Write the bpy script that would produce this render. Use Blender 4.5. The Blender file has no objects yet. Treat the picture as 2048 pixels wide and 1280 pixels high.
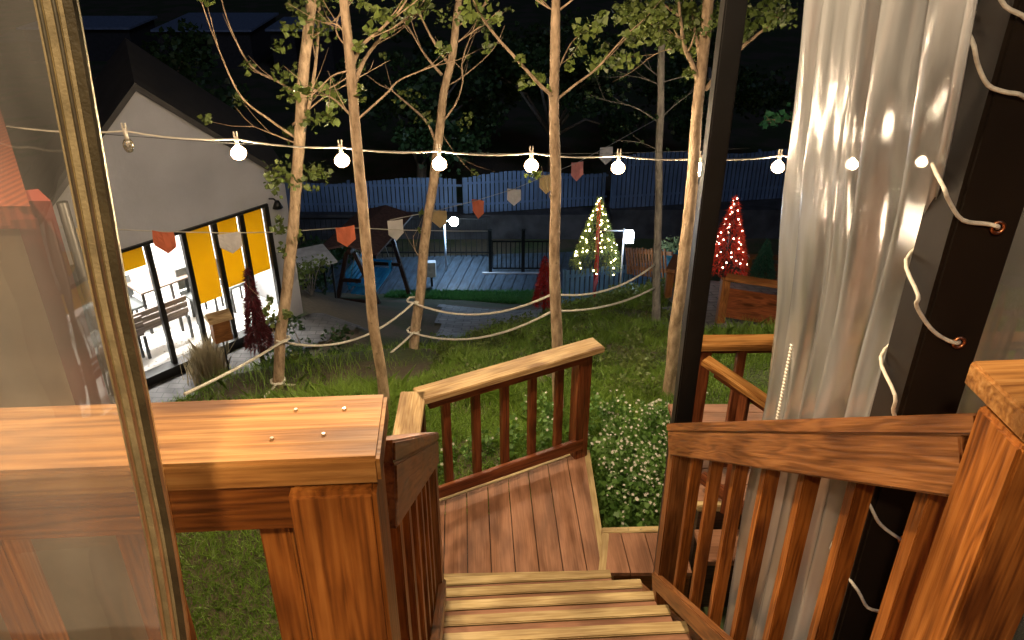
import bpy, bmesh, math, random
import numpy as np
from mathutils import Vector, Matrix, noise as mnoise
random.seed(7); rng = np.random.default_rng(7)
S = bpy.context.scene
COL = S.collection
# ------------------------------------------------------------------ camera
F = 1620.0; TH = math.radians(29.2); CZ = 1.64
ct, st = math.cos(TH), math.sin(TH)
cam = bpy.data.cameras.new('camera'); camo = bpy.data.objects.new('camera', cam); COL.objects.link(camo)
camo.location = (0, 0, CZ); camo.rotation_euler = (math.pi/2 - TH, 0, 0)
cam.sensor_width = 36; cam.lens = 36*F/2048; cam.clip_start = .05; cam.clip_end = 600
S.camera = camo
def ray(px, py):
    a = (px-1024)/F; b = (640-py)/F
    return Vector((a, ct+b*st, -st+b*ct))
def at(px, py, D):
    r = ray(px, py); return Vector((0, 0, CZ)) + r*(D/r.y)
def atz(px, py, z):
    r = ray(px, py); return Vector((0, 0, CZ)) + r*((z-CZ)/r.z)
# ------------------------------------------------------------------ tagging helpers
def tag(o, label=None, cat=None, group=None, kind=None):
    if label: o['label'] = label
    if cat: o['category'] = cat
    if group: o['group'] = group
    if kind: o['kind'] = kind
    return o
def empty(name, loc, label, cat, group=None):
    o = bpy.data.objects.new(name, None); COL.objects.link(o); o.location = loc
    return tag(o, label, cat, group)
def link(name, me, mat=None, parent=None, M=None):
    o = bpy.data.objects.new(name, me); COL.objects.link(o)
    if mat is not None and not me.materials: me.materials.append(mat)
    if M is None: M = Matrix.Identity(4)
    if parent is not None:
        o.parent = parent
        W = Matrix.Identity(4); p = parent
        while p is not None:
            W = p.matrix_basis @ W; p = p.parent
        M = W.inverted() @ M
    o.matrix_basis = M
    return o
def fin(bm, smooth=False):
    me = bpy.data.meshes.new('m'); bm.normal_update(); bm.to_mesh(me); bm.free()
    if smooth:
        for p in me.polygons: p.use_smooth = True
    return me
def fast(verts, k, faces=None, smooth=False):
    verts = np.asarray(verts, dtype=np.float32).reshape(-1, 3)
    me = bpy.data.meshes.new('m')
    idx = (np.arange(len(verts)) if faces is None else np.asarray(faces).ravel()).astype(np.int32)
    nf = len(idx)//k
    me.vertices.add(len(verts)); me.vertices.foreach_set('co', verts.ravel())
    me.loops.add(len(idx)); me.loops.foreach_set('vertex_index', idx)
    me.polygons.add(nf); me.polygons.foreach_set('loop_start', (np.arange(nf)*k).astype(np.int32))
    me.polygons.foreach_set('loop_total', np.full(nf, k, dtype=np.int32))
    me.update(calc_edges=True)
    if smooth: me.polygons.foreach_set('use_smooth', np.ones(nf, dtype=bool))
    return me
def frame(p0, p1, up=Vector((0, 0, 1))):
    x = (p1-p0).normalized(); y = up.cross(x)
    if y.length < 1e-3: y = Vector((0, 1, 0)).cross(x) if abs(x.y) < .9 else Vector((1, 0, 0)).cross(x)
    y.normalize(); z = x.cross(y)
    M = Matrix((x, y, z)).transposed().to_4x4(); M.translation = (p0+p1)/2
    return M
def boxbm(bm, lo, hi, M=None):
    r = bmesh.ops.create_cube(bm, size=1)
    for v in r['verts']:
        v.co = Vector([(lo[i]+hi[i])/2 + v.co[i]*(hi[i]-lo[i]) for i in range(3)])
        if M is not None: v.co = M @ v.co
    return r['verts']
def board(name, p0, p1, w, h, mat, parent=None, bev=.004, up=Vector((0, 0, 1))):
    """a bevelled board along p0-p1; its local X is the grain direction"""
    p0 = Vector(p0); p1 = Vector(p1); L = (p1-p0).length
    bm = bmesh.new(); boxbm(bm, (-L/2, -w/2, -h/2), (L/2, w/2, h/2))
    if bev: bmesh.ops.bevel(bm, geom=bm.edges[:], offset=bev, segments=2, affect='EDGES')
    return link(name, fin(bm), mat, parent, frame(p0, p1, up))
def boxes(name, lst, mat, parent=None, M=None, bev=0):
    bm = bmesh.new()
    for lo, hi in lst: boxbm(bm, lo, hi)
    if bev: bmesh.ops.bevel(bm, geom=bm.edges[:], offset=bev, segments=2, affect='EDGES')
    return link(name, fin(bm), mat, parent, M)
def tubebm(bm, pts, rad, n=8, cap=True):
    pts = [Vector(p) for p in pts]
    if not hasattr(rad, '__len__'): rad = [rad]*len(pts)
    rings = []; ref = None
    for i, p in enumerate(pts):
        d = (pts[min(i+1, len(pts)-1)] - pts[max(i-1, 0)]).normalized()
        if ref is None: ref = Vector((1, 0, 0)) if abs(d.x) < .8 else Vector((0, 1, 0))
        a = (ref - d*ref.dot(d)).normalized(); b = d.cross(a); ref = a
        rings.append([bm.verts.new(p + (a*math.cos(t)+b*math.sin(t))*rad[i]) for t in [2*math.pi*k/n for k in range(n)]])
    for r0, r1 in zip(rings, rings[1:]):
        for k in range(n): bm.faces.new((r0[k], r0[(k+1) % n], r1[(k+1) % n], r1[k]))
    if cap:
        bm.faces.new(rings[0][::-1]); bm.faces.new(rings[-1])
def tube(name, pts, rad, mat, parent=None, n=8):
    bm = bmesh.new(); tubebm(bm, pts, rad, n); return link(name, fin(bm, True), mat, parent)
def smoothpath(pts, sub=6):
    pts = [Vector(p) for p in pts]; out = []
    for i in range(len(pts)-1):
        p0 = pts[max(i-1, 0)]; p1 = pts[i]; p2 = pts[i+1]; p3 = pts[min(i+2, len(pts)-1)]
        for k in range(sub):
            t = k/sub
            out.append(.5*((2*p1)+(p2-p0)*t+(2*p0-5*p1+4*p2-p3)*t*t+(3*p1-p0-3*p2+p3)*t**3))
    out.append(pts[-1]); return out
def sag(a, b, s, n=12):
    a = Vector(a); b = Vector(b)
    return [a.lerp(b, i/n) - Vector((0, 0, s*4*(i/n)*(1-i/n))) for i in range(n+1)]
# ------------------------------------------------------------------ materials
def newmat(name):
    m = bpy.data.materials.new(name); m.use_nodes = True
    nt = m.node_tree; b = nt.nodes['Principled BSDF']; return m, nt, b
def N(nt, t, **kw):
    n = nt.nodes.new(t)
    for k, v in kw.items():
        if k.startswith('i_'): n.inputs[k[2:].replace('_', ' ')].default_value = v
        else: setattr(n, k, v)
    return n
def ramp(nt, stops):
    r = nt.nodes.new('ShaderNodeValToRGB'); e = r.color_ramp.elements
    while len(e) < len(stops): e.new(.5)
    for i, (p, c) in enumerate(stops):
        e[i].position = p; e[i].color = (c[0], c[1], c[2], 1)
    return r
def mat_plain(name, col, rough=.6, metal=0, var=.25, scale=6, bump=.1, spec=.5):
    m, nt, b = newmat(name); L = nt.links
    tc = N(nt, 'ShaderNodeTexCoord'); nz = N(nt, 'ShaderNodeTexNoise', i_Scale=scale, i_Detail=6.0)
    L.new(tc.outputs['Object'], nz.inputs['Vector'])
    r = ramp(nt, [(.3, [c*(1-var) for c in col]), (.7, [min(1, c*(1+var)) for c in col])])
    L.new(nz.outputs['Fac'], r.inputs['Fac']); L.new(r.outputs['Color'], b.inputs['Base Color'])
    b.inputs['Roughness'].default_value = rough; b.inputs['Metallic'].default_value = metal
    b.inputs['Specular IOR Level'].default_value = spec
    if bump:
        bp = N(nt, 'ShaderNodeBump', i_Strength=bump, i_Distance=.01)
        n2 = N(nt, 'ShaderNodeTexNoise', i_Scale=scale*8, i_Detail=4.0); L.new(tc.outputs['Object'], n2.inputs['Vector'])
        L.new(n2.outputs['Fac'], bp.inputs['Height']); L.new(bp.outputs['Normal'], b.inputs['Normal'])
    return m
def mat_wood(name, dark, mid, light, rough=.42, ring=9, knots=True, wear=0, spec=.4):
    m, nt, b = newmat(name); L = nt.links
    tc = N(nt, 'ShaderNodeTexCoord'); oi = N(nt, 'ShaderNodeObjectInfo')
    mul = N(nt, 'ShaderNodeMath', operation='MULTIPLY'); mul.inputs[1].default_value = 37.
    L.new(oi.outputs['Random'], mul.inputs[0])
    off = N(nt, 'ShaderNodeVectorMath', operation='ADD'); cb = N(nt, 'ShaderNodeCombineXYZ')
    L.new(mul.outputs[0], cb.inputs['X']); L.new(tc.outputs['Object'], off.inputs[0]); L.new(cb.outputs[0], off.inputs[1])
    # knots push the grain lines apart
    vm = N(nt, 'ShaderNodeMapping'); vm.inputs['Scale'].default_value = (2.6, 9, 9); L.new(off.outputs[0], vm.inputs['Vector'])
    vo = N(nt, 'ShaderNodeTexVoronoi', i_Scale=1.0, i_Randomness=1.0); L.new(vm.outputs[0], vo.inputs['Vector'])
    kn = ramp(nt, [(.0, (1, 1, 1)), (.28, (.55, .55, .55)), (.6, (0, 0, 0))]); L.new(vo.outputs['Distance'], kn.inputs['Fac'])
    mp = N(nt, 'ShaderNodeMapping'); mp.inputs['Scale'].default_value = (.6, 11, 11); mp.inputs['Location'].default_value = (0, .35, -.3)
    L.new(off.outputs[0], mp.inputs['Vector'])
    n1 = N(nt, 'ShaderNodeTexNoise', i_Scale=1.4, i_Detail=3.0, i_Roughness=.5); L.new(mp.outputs[0], n1.inputs['Vector'])
    a1 = N(nt, 'ShaderNodeMath', operation='MULTIPLY_ADD'); a1.inputs[1].default_value = 1.0 if knots else 0; a1.inputs[2].default_value = 0
    L.new(kn.outputs['Color'], a1.inputs[0])
    a2 = N(nt, 'ShaderNodeMath', operation='ADD'); L.new(n1.outputs['Fac'], a2.inputs[0])
    a3 = N(nt, 'ShaderNodeMath', operation='MULTIPLY'); a3.inputs[1].default_value = .16; L.new(a1.outputs[0], a3.inputs[0]); L.new(a3.outputs[0], a2.inputs[1])
    sn = N(nt, 'ShaderNodeMath', operation='MULTIPLY'); sn.inputs[1].default_value = ring*6.28; L.new(a2.outputs[0], sn.inputs[0])
    si = N(nt, 'ShaderNodeMath', operation='SINE'); L.new(sn.outputs[0], si.inputs[0])
    fm = N(nt, 'ShaderNodeMapping'); fm.inputs['Scale'].default_value = (4, 130, 130); L.new(off.outputs[0], fm.inputs['Vector'])
    fn = N(nt, 'ShaderNodeTexNoise', i_Scale=1.0, i_Detail=5.0); L.new(fm.outputs[0], fn.inputs['Vector'])
    h = N(nt, 'ShaderNodeMath', operation='MULTIPLY_ADD'); h.inputs[1].default_value = .12; L.new(si.outputs[0], h.inputs[0]); L.new(fn.outputs['Fac'], h.inputs[2])
    r = ramp(nt, [(.22, dark), (.5, mid), (.78, light)]); L.new(h.outputs[0], r.inputs['Fac'])
    mx = N(nt, 'ShaderNodeMixRGB', blend_type='MULTIPLY'); L.new(r.outputs['Color'], mx.inputs['Color1']); mx.inputs['Color2'].default_value = (.35, .25, .2, 1)
    ks = N(nt, 'ShaderNodeMath', operation='GREATER_THAN') if False else ramp(nt, [(0.13, (1, 1, 1)), (.25, (0, 0, 0))])
    L.new(vo.outputs['Distance'], ks.inputs['Fac'])
    kf = N(nt, 'ShaderNodeMath', operation='MULTIPLY'); kf.inputs[1].default_value = .8 if knots else 0; L.new(ks.outputs['Color'], kf.inputs[0]); L.new(kf.outputs[0], mx.inputs['Fac'])
    out = mx.outputs['Color']
    # large stains
    sm = N(nt, 'ShaderNodeMapping'); sm.inputs['Scale'].default_value = (2.2, 9, 9); L.new(off.outputs[0], sm.inputs['Vector'])
    s1 = N(nt, 'ShaderNodeTexNoise', i_Scale=1.3, i_Detail=4.0); L.new(sm.outputs[0], s1.inputs['Vector'])
    sr = ramp(nt, [(.36, (.55-wear, .5-wear, .46-wear)), (.62, (1.0, 1.0, 1.0))]); L.new(s1.outputs['Fac'], sr.inputs['Fac'])
    m2 = N(nt, 'ShaderNodeMixRGB', blend_type='MULTIPLY'); m2.inputs['Fac'].default_value = 1; L.new(out, m2.inputs['Color1']); L.new(sr.outputs['Color'], m2.inputs['Color2'])
    L.new(m2.outputs['Color'], b.inputs['Base Color'])
    rr = N(nt, 'ShaderNodeMath', operation='MULTIPLY_ADD'); rr.inputs[1].default_value = .25; rr.inputs[2].default_value = rough-.1
    L.new(s1.outputs['Fac'], rr.inputs[0]); L.new(rr.outputs[0], b.inputs['Roughness'])
    b.inputs['Specular IOR Level'].default_value = spec
    bp = N(nt, 'ShaderNodeBump', i_Strength=.55, i_Distance=.003); L.new(h.outputs[0], bp.inputs['Height']); L.new(bp.outputs['Normal'], b.inputs['Normal'])
    return m
def mat_emit(name, col, s):
    m, nt, b = newmat(name)
    b.inputs['Base Color'].default_value = (*col, 1); b.inputs['Emission Color'].default_value = (*col, 1)
    b.inputs['Emission Strength'].default_value = s; return m
def mat_leaf(name, c1, c2, trans=.35, rough=.5):
    m, nt, b = newmat(name); L = nt.links
    g = N(nt, 'ShaderNodeNewGeometry'); r = ramp(nt, [(0, c1), (1, c2)])
    tc = N(nt, 'ShaderNodeTexCoord'); nz = N(nt, 'ShaderNodeTexNoise', i_Scale=1.6, i_Detail=2.0); L.new(tc.outputs['Object'], nz.inputs['Vector'])
    a = N(nt, 'ShaderNodeMath', operation='MULTIPLY_ADD'); a.inputs[1].default_value = .55; L.new(g.outputs['Random Per Island'], a.inputs[0])
    a0 = N(nt, 'ShaderNodeMath', operation='MULTIPLY_ADD'); a0.inputs[1].default_value = 1.4; a0.inputs[2].default_value = -.45; L.new(nz.outputs['Fac'], a0.inputs[0])
    L.new(a0.outputs[0], a.inputs[2]); L.new(a.outputs[0], r.inputs['Fac'])
    L.new(r.outputs['Color'], b.inputs['Base Color']); b.inputs['Roughness'].default_value = rough
    tr = N(nt, 'ShaderNodeBsdfTranslucent'); L.new(r.outputs['Color'], tr.inputs['Color'])
    mx = N(nt, 'ShaderNodeMixShader'); mx.inputs[0].default_value = trans
    L.new(b.outputs[0], mx.inputs[1]); L.new(tr.outputs[0], mx.inputs[2]); L.new(mx.outputs[0], nt.nodes['Material Output'].inputs['Surface'])
    return m
def mat_film(name, col, transp, refr, gloss, diff, rough=.12, rrough=.2, bump=.25, stretch=(14, 14, .7), rior=1.06):
    """soft clear PVC film: see-through + blurred forward scatter + gloss + milky body"""
    m, nt, b = newmat(name); L = nt.links; nt.nodes.remove(b)
    tc = N(nt, 'ShaderNodeTexCoord'); mp = N(nt, 'ShaderNodeMapping'); mp.inputs['Scale'].default_value = stretch
    L.new(tc.outputs['Object'], mp.inputs['Vector'])
    nz = N(nt, 'ShaderNodeTexNoise', i_Scale=1.5, i_Detail=3.0); L.new(mp.outputs[0], nz.inputs['Vector'])
    bp = N(nt, 'ShaderNodeBump', i_Strength=bump, i_Distance=.03); L.new(nz.outputs['Fac'], bp.inputs['Height'])
    T = N(nt, 'ShaderNodeBsdfTransparent'); T.inputs[0].default_value = (*[min(1, c*1.05) for c in col], 1)
    R = N(nt, 'ShaderNodeBsdfRefraction', i_Roughness=rrough, i_IOR=rior); R.inputs[0].default_value = (*col, 1)
    G = N(nt, 'ShaderNodeBsdfGlossy', i_Roughness=rough); G.inputs[0].default_value = (1, 1, 1, 1)
    D = N(nt, 'ShaderNodeBsdfDiffuse'); D.inputs[0].default_value = (*col, 1)
    TL = N(nt, 'ShaderNodeBsdfTranslucent'); TL.inputs[0].default_value = (*col, 1)
    for n in (R, G, D): L.new(bp.outputs[0], n.inputs['Normal'])
    dd = N(nt, 'ShaderNodeMixShader'); dd.inputs[0].default_value = .5; L.new(D.outputs[0], dd.inputs[1]); L.new(TL.outputs[0], dd.inputs[2])
    tot = transp+refr; m1 = N(nt, 'ShaderNodeMixShader'); m1.inputs[0].default_value = refr/tot; L.new(T.outputs[0], m1.inputs[1]); L.new(R.outputs[0], m1.inputs[2])
    m2 = N(nt, 'ShaderNodeMixShader'); L.new(m1.outputs[0], m2.inputs[1]); L.new(dd.outputs[0], m2.inputs[2])
    mr = N(nt, 'ShaderNodeMapRange'); mr.inputs[1].default_value = .3; mr.inputs[2].default_value = .7
    mr.inputs[3].default_value = max(0, diff/(tot+diff)*.45); mr.inputs[4].default_value = min(1, diff/(tot+diff)*1.55)
    L.new(nz.outputs['Fac'], mr.inputs[0]); L.new(mr.outputs[0], m2.inputs[0])
    fr = N(nt, 'ShaderNodeFresnel', i_IOR=1.45); L.new(bp.outputs[0], fr.inputs['Normal'])
    fa = N(nt, 'ShaderNodeMath', operation='MULTIPLY_ADD'); fa.inputs[1].default_value = .8; fa.inputs[2].default_value = gloss; fa.use_clamp = True; L.new(fr.outputs[0], fa.inputs[0])
    m3 = N(nt, 'ShaderNodeMixShader'); L.new(fa.outputs[0], m3.inputs[0]); L.new(m2.outputs[0], m3.inputs[1]); L.new(G.outputs[0], m3.inputs[2])
    L.new(m3.outputs[0], nt.nodes['Material Output'].inputs['Surface'])
    return m
W_STAIN = mat_wood('stained_pine', (.14, .042, .008), (.34, .115, .020), (.45, .175, .038), wear=.16, spec=.3)
W_CAP = mat_wood('worn_cap_wood', (.20, .08, .018), (.38, .175, .045), (.50, .27, .09), ring=7, wear=.18, rough=.55, spec=.25)
W_PALE = mat_wood('pale_cap_wood', (.40, .24, .10), (.58, .40, .19), (.68, .50, .27), rough=.55)
W_RED = mat_wood('red_stained_wood', (.08, .02, .008), (.20, .055, .018), (.27, .09, .03))
W_DULL = mat_wood('dull_brown_wood', (.12, .045, .012), (.25, .098, .028), (.33, .145, .045))
W_DARK = mat_wood('dark_timber', (.02, .012, .008), (.05, .028, .02), (.08, .045, .03), knots=False)
M_TRIM = mat_wood('yellow_edge_wood', (.40, .28, .12), (.54, .41, .19), (.62, .49, .26), rough=.6, knots=False)
M_DECK = mat_wood('composite_deck', (.24, .115, .06), (.32, .155, .085), (.38, .19, .11), rough=.6, ring=3, knots=False)
M_BLACK = mat_plain('black_steel', (.006, .0055, .005), .45, .0, .3, 4, .02)
M_BROWNSTEEL = mat_plain('brown_black_steel', (.012, .008, .005), .5, .0, .4, 3, .02, .25)
M_ROPE = mat_plain('white_rope', (.62, .58, .48), .85, 0, .2, 60, .4)
M_WIRE = mat_plain('pale_wire', (.5, .46, .38), .5, 0, .1, 10, 0)
M_BRASS = mat_plain('brass', (.86, .79, .58), .32, 1, .15, 30, .05)
M_NAIL = mat_plain('nail_steel', (.75, .70, .6), .3, 1, .1, 30, 0)
M_TAPE = mat_plain('zip_tape', (.05, .04, .02), .5, 0, .3, 30, .2)
M_BARK = None
# ------------------------------------------------------------------ terrain
bP1 = atz(283, 767, -4.76); bP2 = atz(552, 650, -4.76)
bu = (bP2-bP1).normalized(); bn = Vector((-bu.y, bu.x, 0))      # along the gable wall, into the building
SWZ = -7.9
ctrl = []
def c(x, y, z): ctrl.append((x, y, z))
for x in (-6, -3, -1, 0, 1.5, 3, 6):
    for y in (-3, 0, 2, 3.6): c(x, y, -2.25)
for x in (-.8, 0, .8, 1.6, 2.5): c(x, 5.0, -2.27)
for p in (at(555, 782, 7.2), at(765, 806, 5.3), at(1118, 838, 5.4), at(830, 692, 8.6), at(1312, 645, 10), at(1335, 778, 6.5), at(1235, 598, 14), at(1120, 610, 14.5), at(670, 630, 17.3), at(950, 660, 11)): c(*p)
for t in (-1.5, 0, 1, 2, 3): 
    for s in (-1.0, 0, 2.5, 5): 
        q = bP1+bu*t+bn*s; c(q.x, q.y, -4.80)
for x in (-12, -8, -4, 0, 4, 8, 14):
    for y in (20.5, 24, 30, 45): c(x, y, -8.9)
[c(*at(*q_)) for q_ in ((640, 660, 12.2), (620, 720, 8.9), (700, 700, 10.2), (640, 600, 18.3), (760, 600, 17.5), (900, 600, 18.4), (690, 760, 7.2), (940, 720, 8.6), (1240, 700, 8.2), (470, 740, 7.9))]; c(5, 10, -3.9); c(8, 10, -3.7); c(5, 13, -5.0); c(3.2, 12.5, -4.6); c(8, 15, -5.4); c(-.5, 13.5, -6.3); c(-9, 7, -3.6); c(-1.5, 11, -5.3)
CT = np.array(ctrl)
PROF = ([-50, 5, 9.6, 17.3, 20.5, 400], [-2.25, -2.25, -4.6, -7.9, -8.9, -9.2])
_A = np.sqrt((CT[:, 0][:, None]-CT[:, 0])**2+(CT[:, 1][:, None]-CT[:, 1])**2+.04)
_W = np.linalg.solve(_A-np.eye(len(CT))*.06, CT[:, 2]-np.interp(CT[:, 1], *PROF))
def hgt(x, y):
    x = np.asarray(x, float); y = np.asarray(y, float); xc = np.clip(x, -14, 14); yc_ = np.clip(y, -3, 45)
    r = np.interp(y, *PROF); acc = np.zeros(np.broadcast(x, y).shape)
    for (cx, cy, _), w_ in zip(CT, _W): acc = acc+w_*np.sqrt((xc-cx)**2+(yc_-cy)**2+.04)
    z = r+acc; n_ = (x-bP1.x)*bn.x+(y-bP1.y)*bn.y; u_ = (x-bP1.x)*bu.x+(y-bP1.y)*bu.y
    ins = (n_ > -.1) & (n_ < 3.6) & (u_ > -4) & (u_ < 3.2)
    return np.where(ins, np.minimum(z, -4.95), z)
gx = np.concatenate([np.linspace(-150, -14, 14, endpoint=False), np.linspace(-14, 14, 113), np.linspace(14, 150, 15)[1:]])
gy = np.concatenate([np.linspace(-10, 2, 8, endpoint=False), np.linspace(2, 24, 111), np.linspace(24, 300, 30)[1:]])
GX, GY = np.meshgrid(gx, gy)
GZ = hgt(GX, GY) + .03*np.sin(GX*2.3+GY*1.1)*np.cos(GY*1.9)*((GY > 4.6) & (GY < 19))
V = np.stack([GX, GY, GZ], -1).reshape(-1, 3); nx = len(gx)
ii, jj = np.meshgrid(np.arange(len(gy)-1), np.arange(nx-1), indexing='ij')
a = (ii*nx+jj).ravel(); Fq = np.stack([a, a+1, a+nx+1, a+nx], -1)
m, nt, b = newmat('ground_soil'); L = nt.links
tc = N(nt, 'ShaderNodeTexCoord'); n1 = N(nt, 'ShaderNodeTexNoise', i_Scale=.55, i_Detail=6.0); n2 = N(nt, 'ShaderNodeTexNoise', i_Scale=14., i_Detail=6.0)
for n_ in (n1, n2): L.new(tc.outputs['Object'], n_.inputs['Vector'])
r1 = ramp(nt, [(.3, (.03, .035, .015)), (.7, (.075, .06, .035))]); r2 = ramp(nt, [(.44, (.05, .09, .02)), (.56, (.14, .105, .07))])
L.new(n2.outputs['Fac'], r1.inputs['Fac']); L.new(n1.outputs['Fac'], r2.inputs['Fac'])
mx = N(nt, 'ShaderNodeMixRGB', blend_type='MIX'); mx.inputs['Fac'].default_value = .55; L.new(r1.outputs[0], mx.inputs[1]); L.new(r2.outputs[0], mx.inputs[2])
L.new(mx.outputs[0], b.inputs['Base Color']); b.inputs['Roughness'].default_value = .95
bp = N(nt, 'ShaderNodeBump', i_Strength=.6, i_Distance=.05); L.new(n2.outputs['Fac'], bp.inputs['Height']); L.new(bp.outputs[0], b.inputs['Normal'])
tag(link('ground', fast(V, 4, Fq, True), m), kind='structure')
def drape(name, poly, mat, lift=.03, res=.3):
    """a sheet following the terrain inside a convex pixel-free polygon of (x, y)"""
    P = np.array(poly); x0, y0 = P.min(0); x1, y1 = P.max(0)
    xs = np.arange(x0, x1+res, res); ys = np.arange(y0, y1+res, res)
    X, Y = np.meshgrid(xs, ys)
    def inside(x, y):
        c_ = np.zeros(x.shape, bool); j = len(P)-1
        for i in range(len(P)):
            xi, yi = P[i]; xj, yj = P[j]
            c_ ^= ((yi > y) != (yj > y)) & (x < (xj-xi)*(y-yi)/(yj-yi+1e-9)+xi); j = i
        return c_
    Z = hgt(X, Y)+lift; nn = len(xs)
    I, J = np.meshgrid(np.arange(len(ys)-1), np.arange(nn-1), indexing='ij')
    k = inside(X[:-1, :-1]+res/2, Y[:-1, :-1]+res/2); a = (I*nn+J)[k]
    me = fast(np.stack([X, Y, Z], -1), 4, np.stack([a, a+1, a+nn+1, a+nn], -1), True)
    return tag(link(name, me, mat), kind='structure')
def pathmat(name, c1, c2, sc=2.5):
    m, nt, b = newmat(name); L = nt.links
    tc = N(nt, 'ShaderNodeTexCoord'); br = N(nt, 'ShaderNodeTexBrick', i_Scale=sc); br.inputs['Color1'].default_value = (*c1, 1); br.inputs['Color2'].default_value = (*c2, 1)
    br.inputs['Mortar'].default_value = (c1[0]*.3, c1[1]*.3, c1[2]*.3, 1); br.inputs['Mortar Size'].default_value = .015
    nz = N(nt, 'ShaderNodeTexNoise', i_Scale=5., i_Detail=6.); L.new(tc.outputs['Object'], br.inputs['Vector']); L.new(tc.outputs['Object'], nz.inputs['Vector'])
    mr = ramp(nt, [(.3, (.45, .45, .45)), (.7, (1.1, 1.1, 1.1))]); L.new(nz.outputs['Fac'], mr.inputs['Fac'])
    mx = N(nt, 'ShaderNodeMixRGB', blend_type='MULTIPLY'); mx.inputs['Fac'].default_value = 1; L.new(br.outputs[0], mx.inputs[1]); L.new(mr.outputs[0], mx.inputs[2])
    L.new(mx.outputs[0], b.inputs['Base Color']); b.inputs['Roughness'].default_value = .75; return m
M_PAVE = pathmat('dark_pavers', (.12, .115, .11), (.08, .075, .075), 2.2)
M_PAVE2 = pathmat('grey_pavers', (.20, .20, .22), (.15, .15, .17), 1.5)
w0 = bP1-bu*2-bn*.02; w1 = bP1+bu*3.4-bn*.02
drape('cafe_path', [(p.x, p.y) for p in (w0, w0-bn*1.5, w1-bn*.9, w1)], M_PAVE, .035, .15)
pp = [at(880, 612, 17), at(1090, 618, 14.5), at(1075, 655, 12.0), at(870, 668, 11.5)]
drape('garden_path', [(p.x, p.y) for p in pp], M_PAVE2, .04, .15)
tp = [at(1340, 650, 9.2), at(1700, 660, 9.2), at(1700, 560, 15), at(1325, 560, 15)]
drape('patio', [(p.x, p.y) for p in tp], M_PAVE2, .05, .2)
# ------------------------------------------------------------------ deck frame (everything wooden near us is turned 4 deg left)
RZ = Matrix.Rotation(math.radians(3.6), 4, 'Z')
def dk(x, y, z): return RZ @ Vector((x, y, z))
def deckboards(name, outline, z, parent, ang=3.6, w=.14, gap=.006, th=.026, mat=None):
    """deck boards as one part: planks along the deck frame clipped to a convex outline"""
    A = math.radians(ang); ca, sa = math.cos(A), math.sin(A)
    loc = [Vector((p[0]*ca+p[1]*sa, -p[0]*sa+p[1]*ca)) for p in outline]
    x0 = min(p.x for p in loc); x1 = max(p.x for p in loc); bm = bmesh.new(); x = x0
    while x < x1-.01:
        xa, xb = x+gap/2, min(x+w-gap/2, x1)
        poly = loc[:]
        for lim, sgn in ((xa, 1), (xb, -1)):
            out = []
            for i in range(len(poly)):
                p, q = poly[i], poly[(i+1) % len(poly)]
                ip = sgn*(p.x-lim) >= 0; iq = sgn*(q.x-lim) >= 0
                if ip: out.append(p)
                if ip != iq: out.append(p.lerp(q, (lim-p.x)/(q.x-p.x)))
            poly = out
            if not poly: break
        if len(poly) >= 3:
            lo = [bm.verts.new((p.y, -p.x, z-th)) for p in poly]; hi = [bm.verts.new((p.y, -p.x, z)) for p in poly]
            bm.faces.new(hi); bm.faces.new(lo[::-1])
            for i in range(len(poly)): bm.faces.new((lo[i], lo[(i+1) % len(poly)], hi[(i+1) % len(poly)], hi[i]))
        x += w
    bmesh.ops.recalc_face_normals(bm, faces=bm.faces[:])
    # local X is the plank direction, so the grain runs along the planks
    return link(name, fin(bm), mat or M_DECK, parent, Matrix.Rotation(A+math.pi/2, 4, 'Z'))
def nails(parent, pts, nrm=Vector((0, 0, 1)), r=.0034):
    for p in pts:
        bm = bmesh.new(); bmesh.ops.create_cone(bm, cap_ends=True, segments=10, radius1=r, radius2=r*.7, depth=.003)
        q = Vector((0, 0, 1)).rotation_difference(nrm).to_matrix().to_4x4(); q.translation = p
        link('nail', fin(bm), M_NAIL, parent, q)
LZ = -1.96; N0 = .80; RUN = .242; RISE = .178
XL, XR = -.28, .73      # stair inner width in the deck frame
# upper deck under our feet
t = empty('upper_deck', (0, 0, 0), 'upper wooden deck at the head of the stairs, between the two near railings', 'deck')
o_ = [dk(x, y, 0) for x, y in ((-2.6, -1.6), (2.2, -1.6), (2.2, .95), (XR, .95), (XR, .80), (XL, .80), (XL, .95), (-2.6, .95))]
deckboards('deck_boards', [dk(x, y, 0) for x, y in ((-2.6, -1.6), (2.2, -1.6), (2.2, .8), (-2.6, .8))], 0, t)
board('joist', dk(-2.6, .74, -.12), dk(2.2, .74, -.12), .05, .18, W_STAIN, t)
for x in (-2.4, 2.0): board('support_post', dk(x, .7, -.22), dk(x, .7, -2.3), .1, .1, W_STAIN, t)
# staircase
t = empty('staircase', dk(.2, 2.2, -1.0), 'wooden garden staircase with yellow nosing strips going down from the upper deck', 'staircase')
for n in range(1, 11):
    y0 = N0+RUN*(n-1); y1 = N0+RUN*n; z = -RISE*n
    xr = XR+(.02 if n == 10 else .13)
    tr = board('tread', dk(XL, (y0+y1)/2-.031, z-.018), dk(xr, (y0+y1)/2-.031, z-.018), RUN-.048, .034, M_DECK, t)
    board('nosing_strip', dk(XL, y1-.023, z-.017), dk(xr, y1-.023, z-.017), .056, .042, M_TRIM, tr)
    board('riser', dk(XL, y1-.012, z-.038-RISE/2+.01), dk(xr, y1-.012, z-.038-RISE/2+.01), .02, RISE-.062, W_DULL, t, 0)
for x in (XL-.03, XR+.16):
    board('stringer', dk(x, N0, -.22), dk(x, N0+RUN*11, -.22-RISE*11), .045, .24, W_DULL, t)
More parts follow.
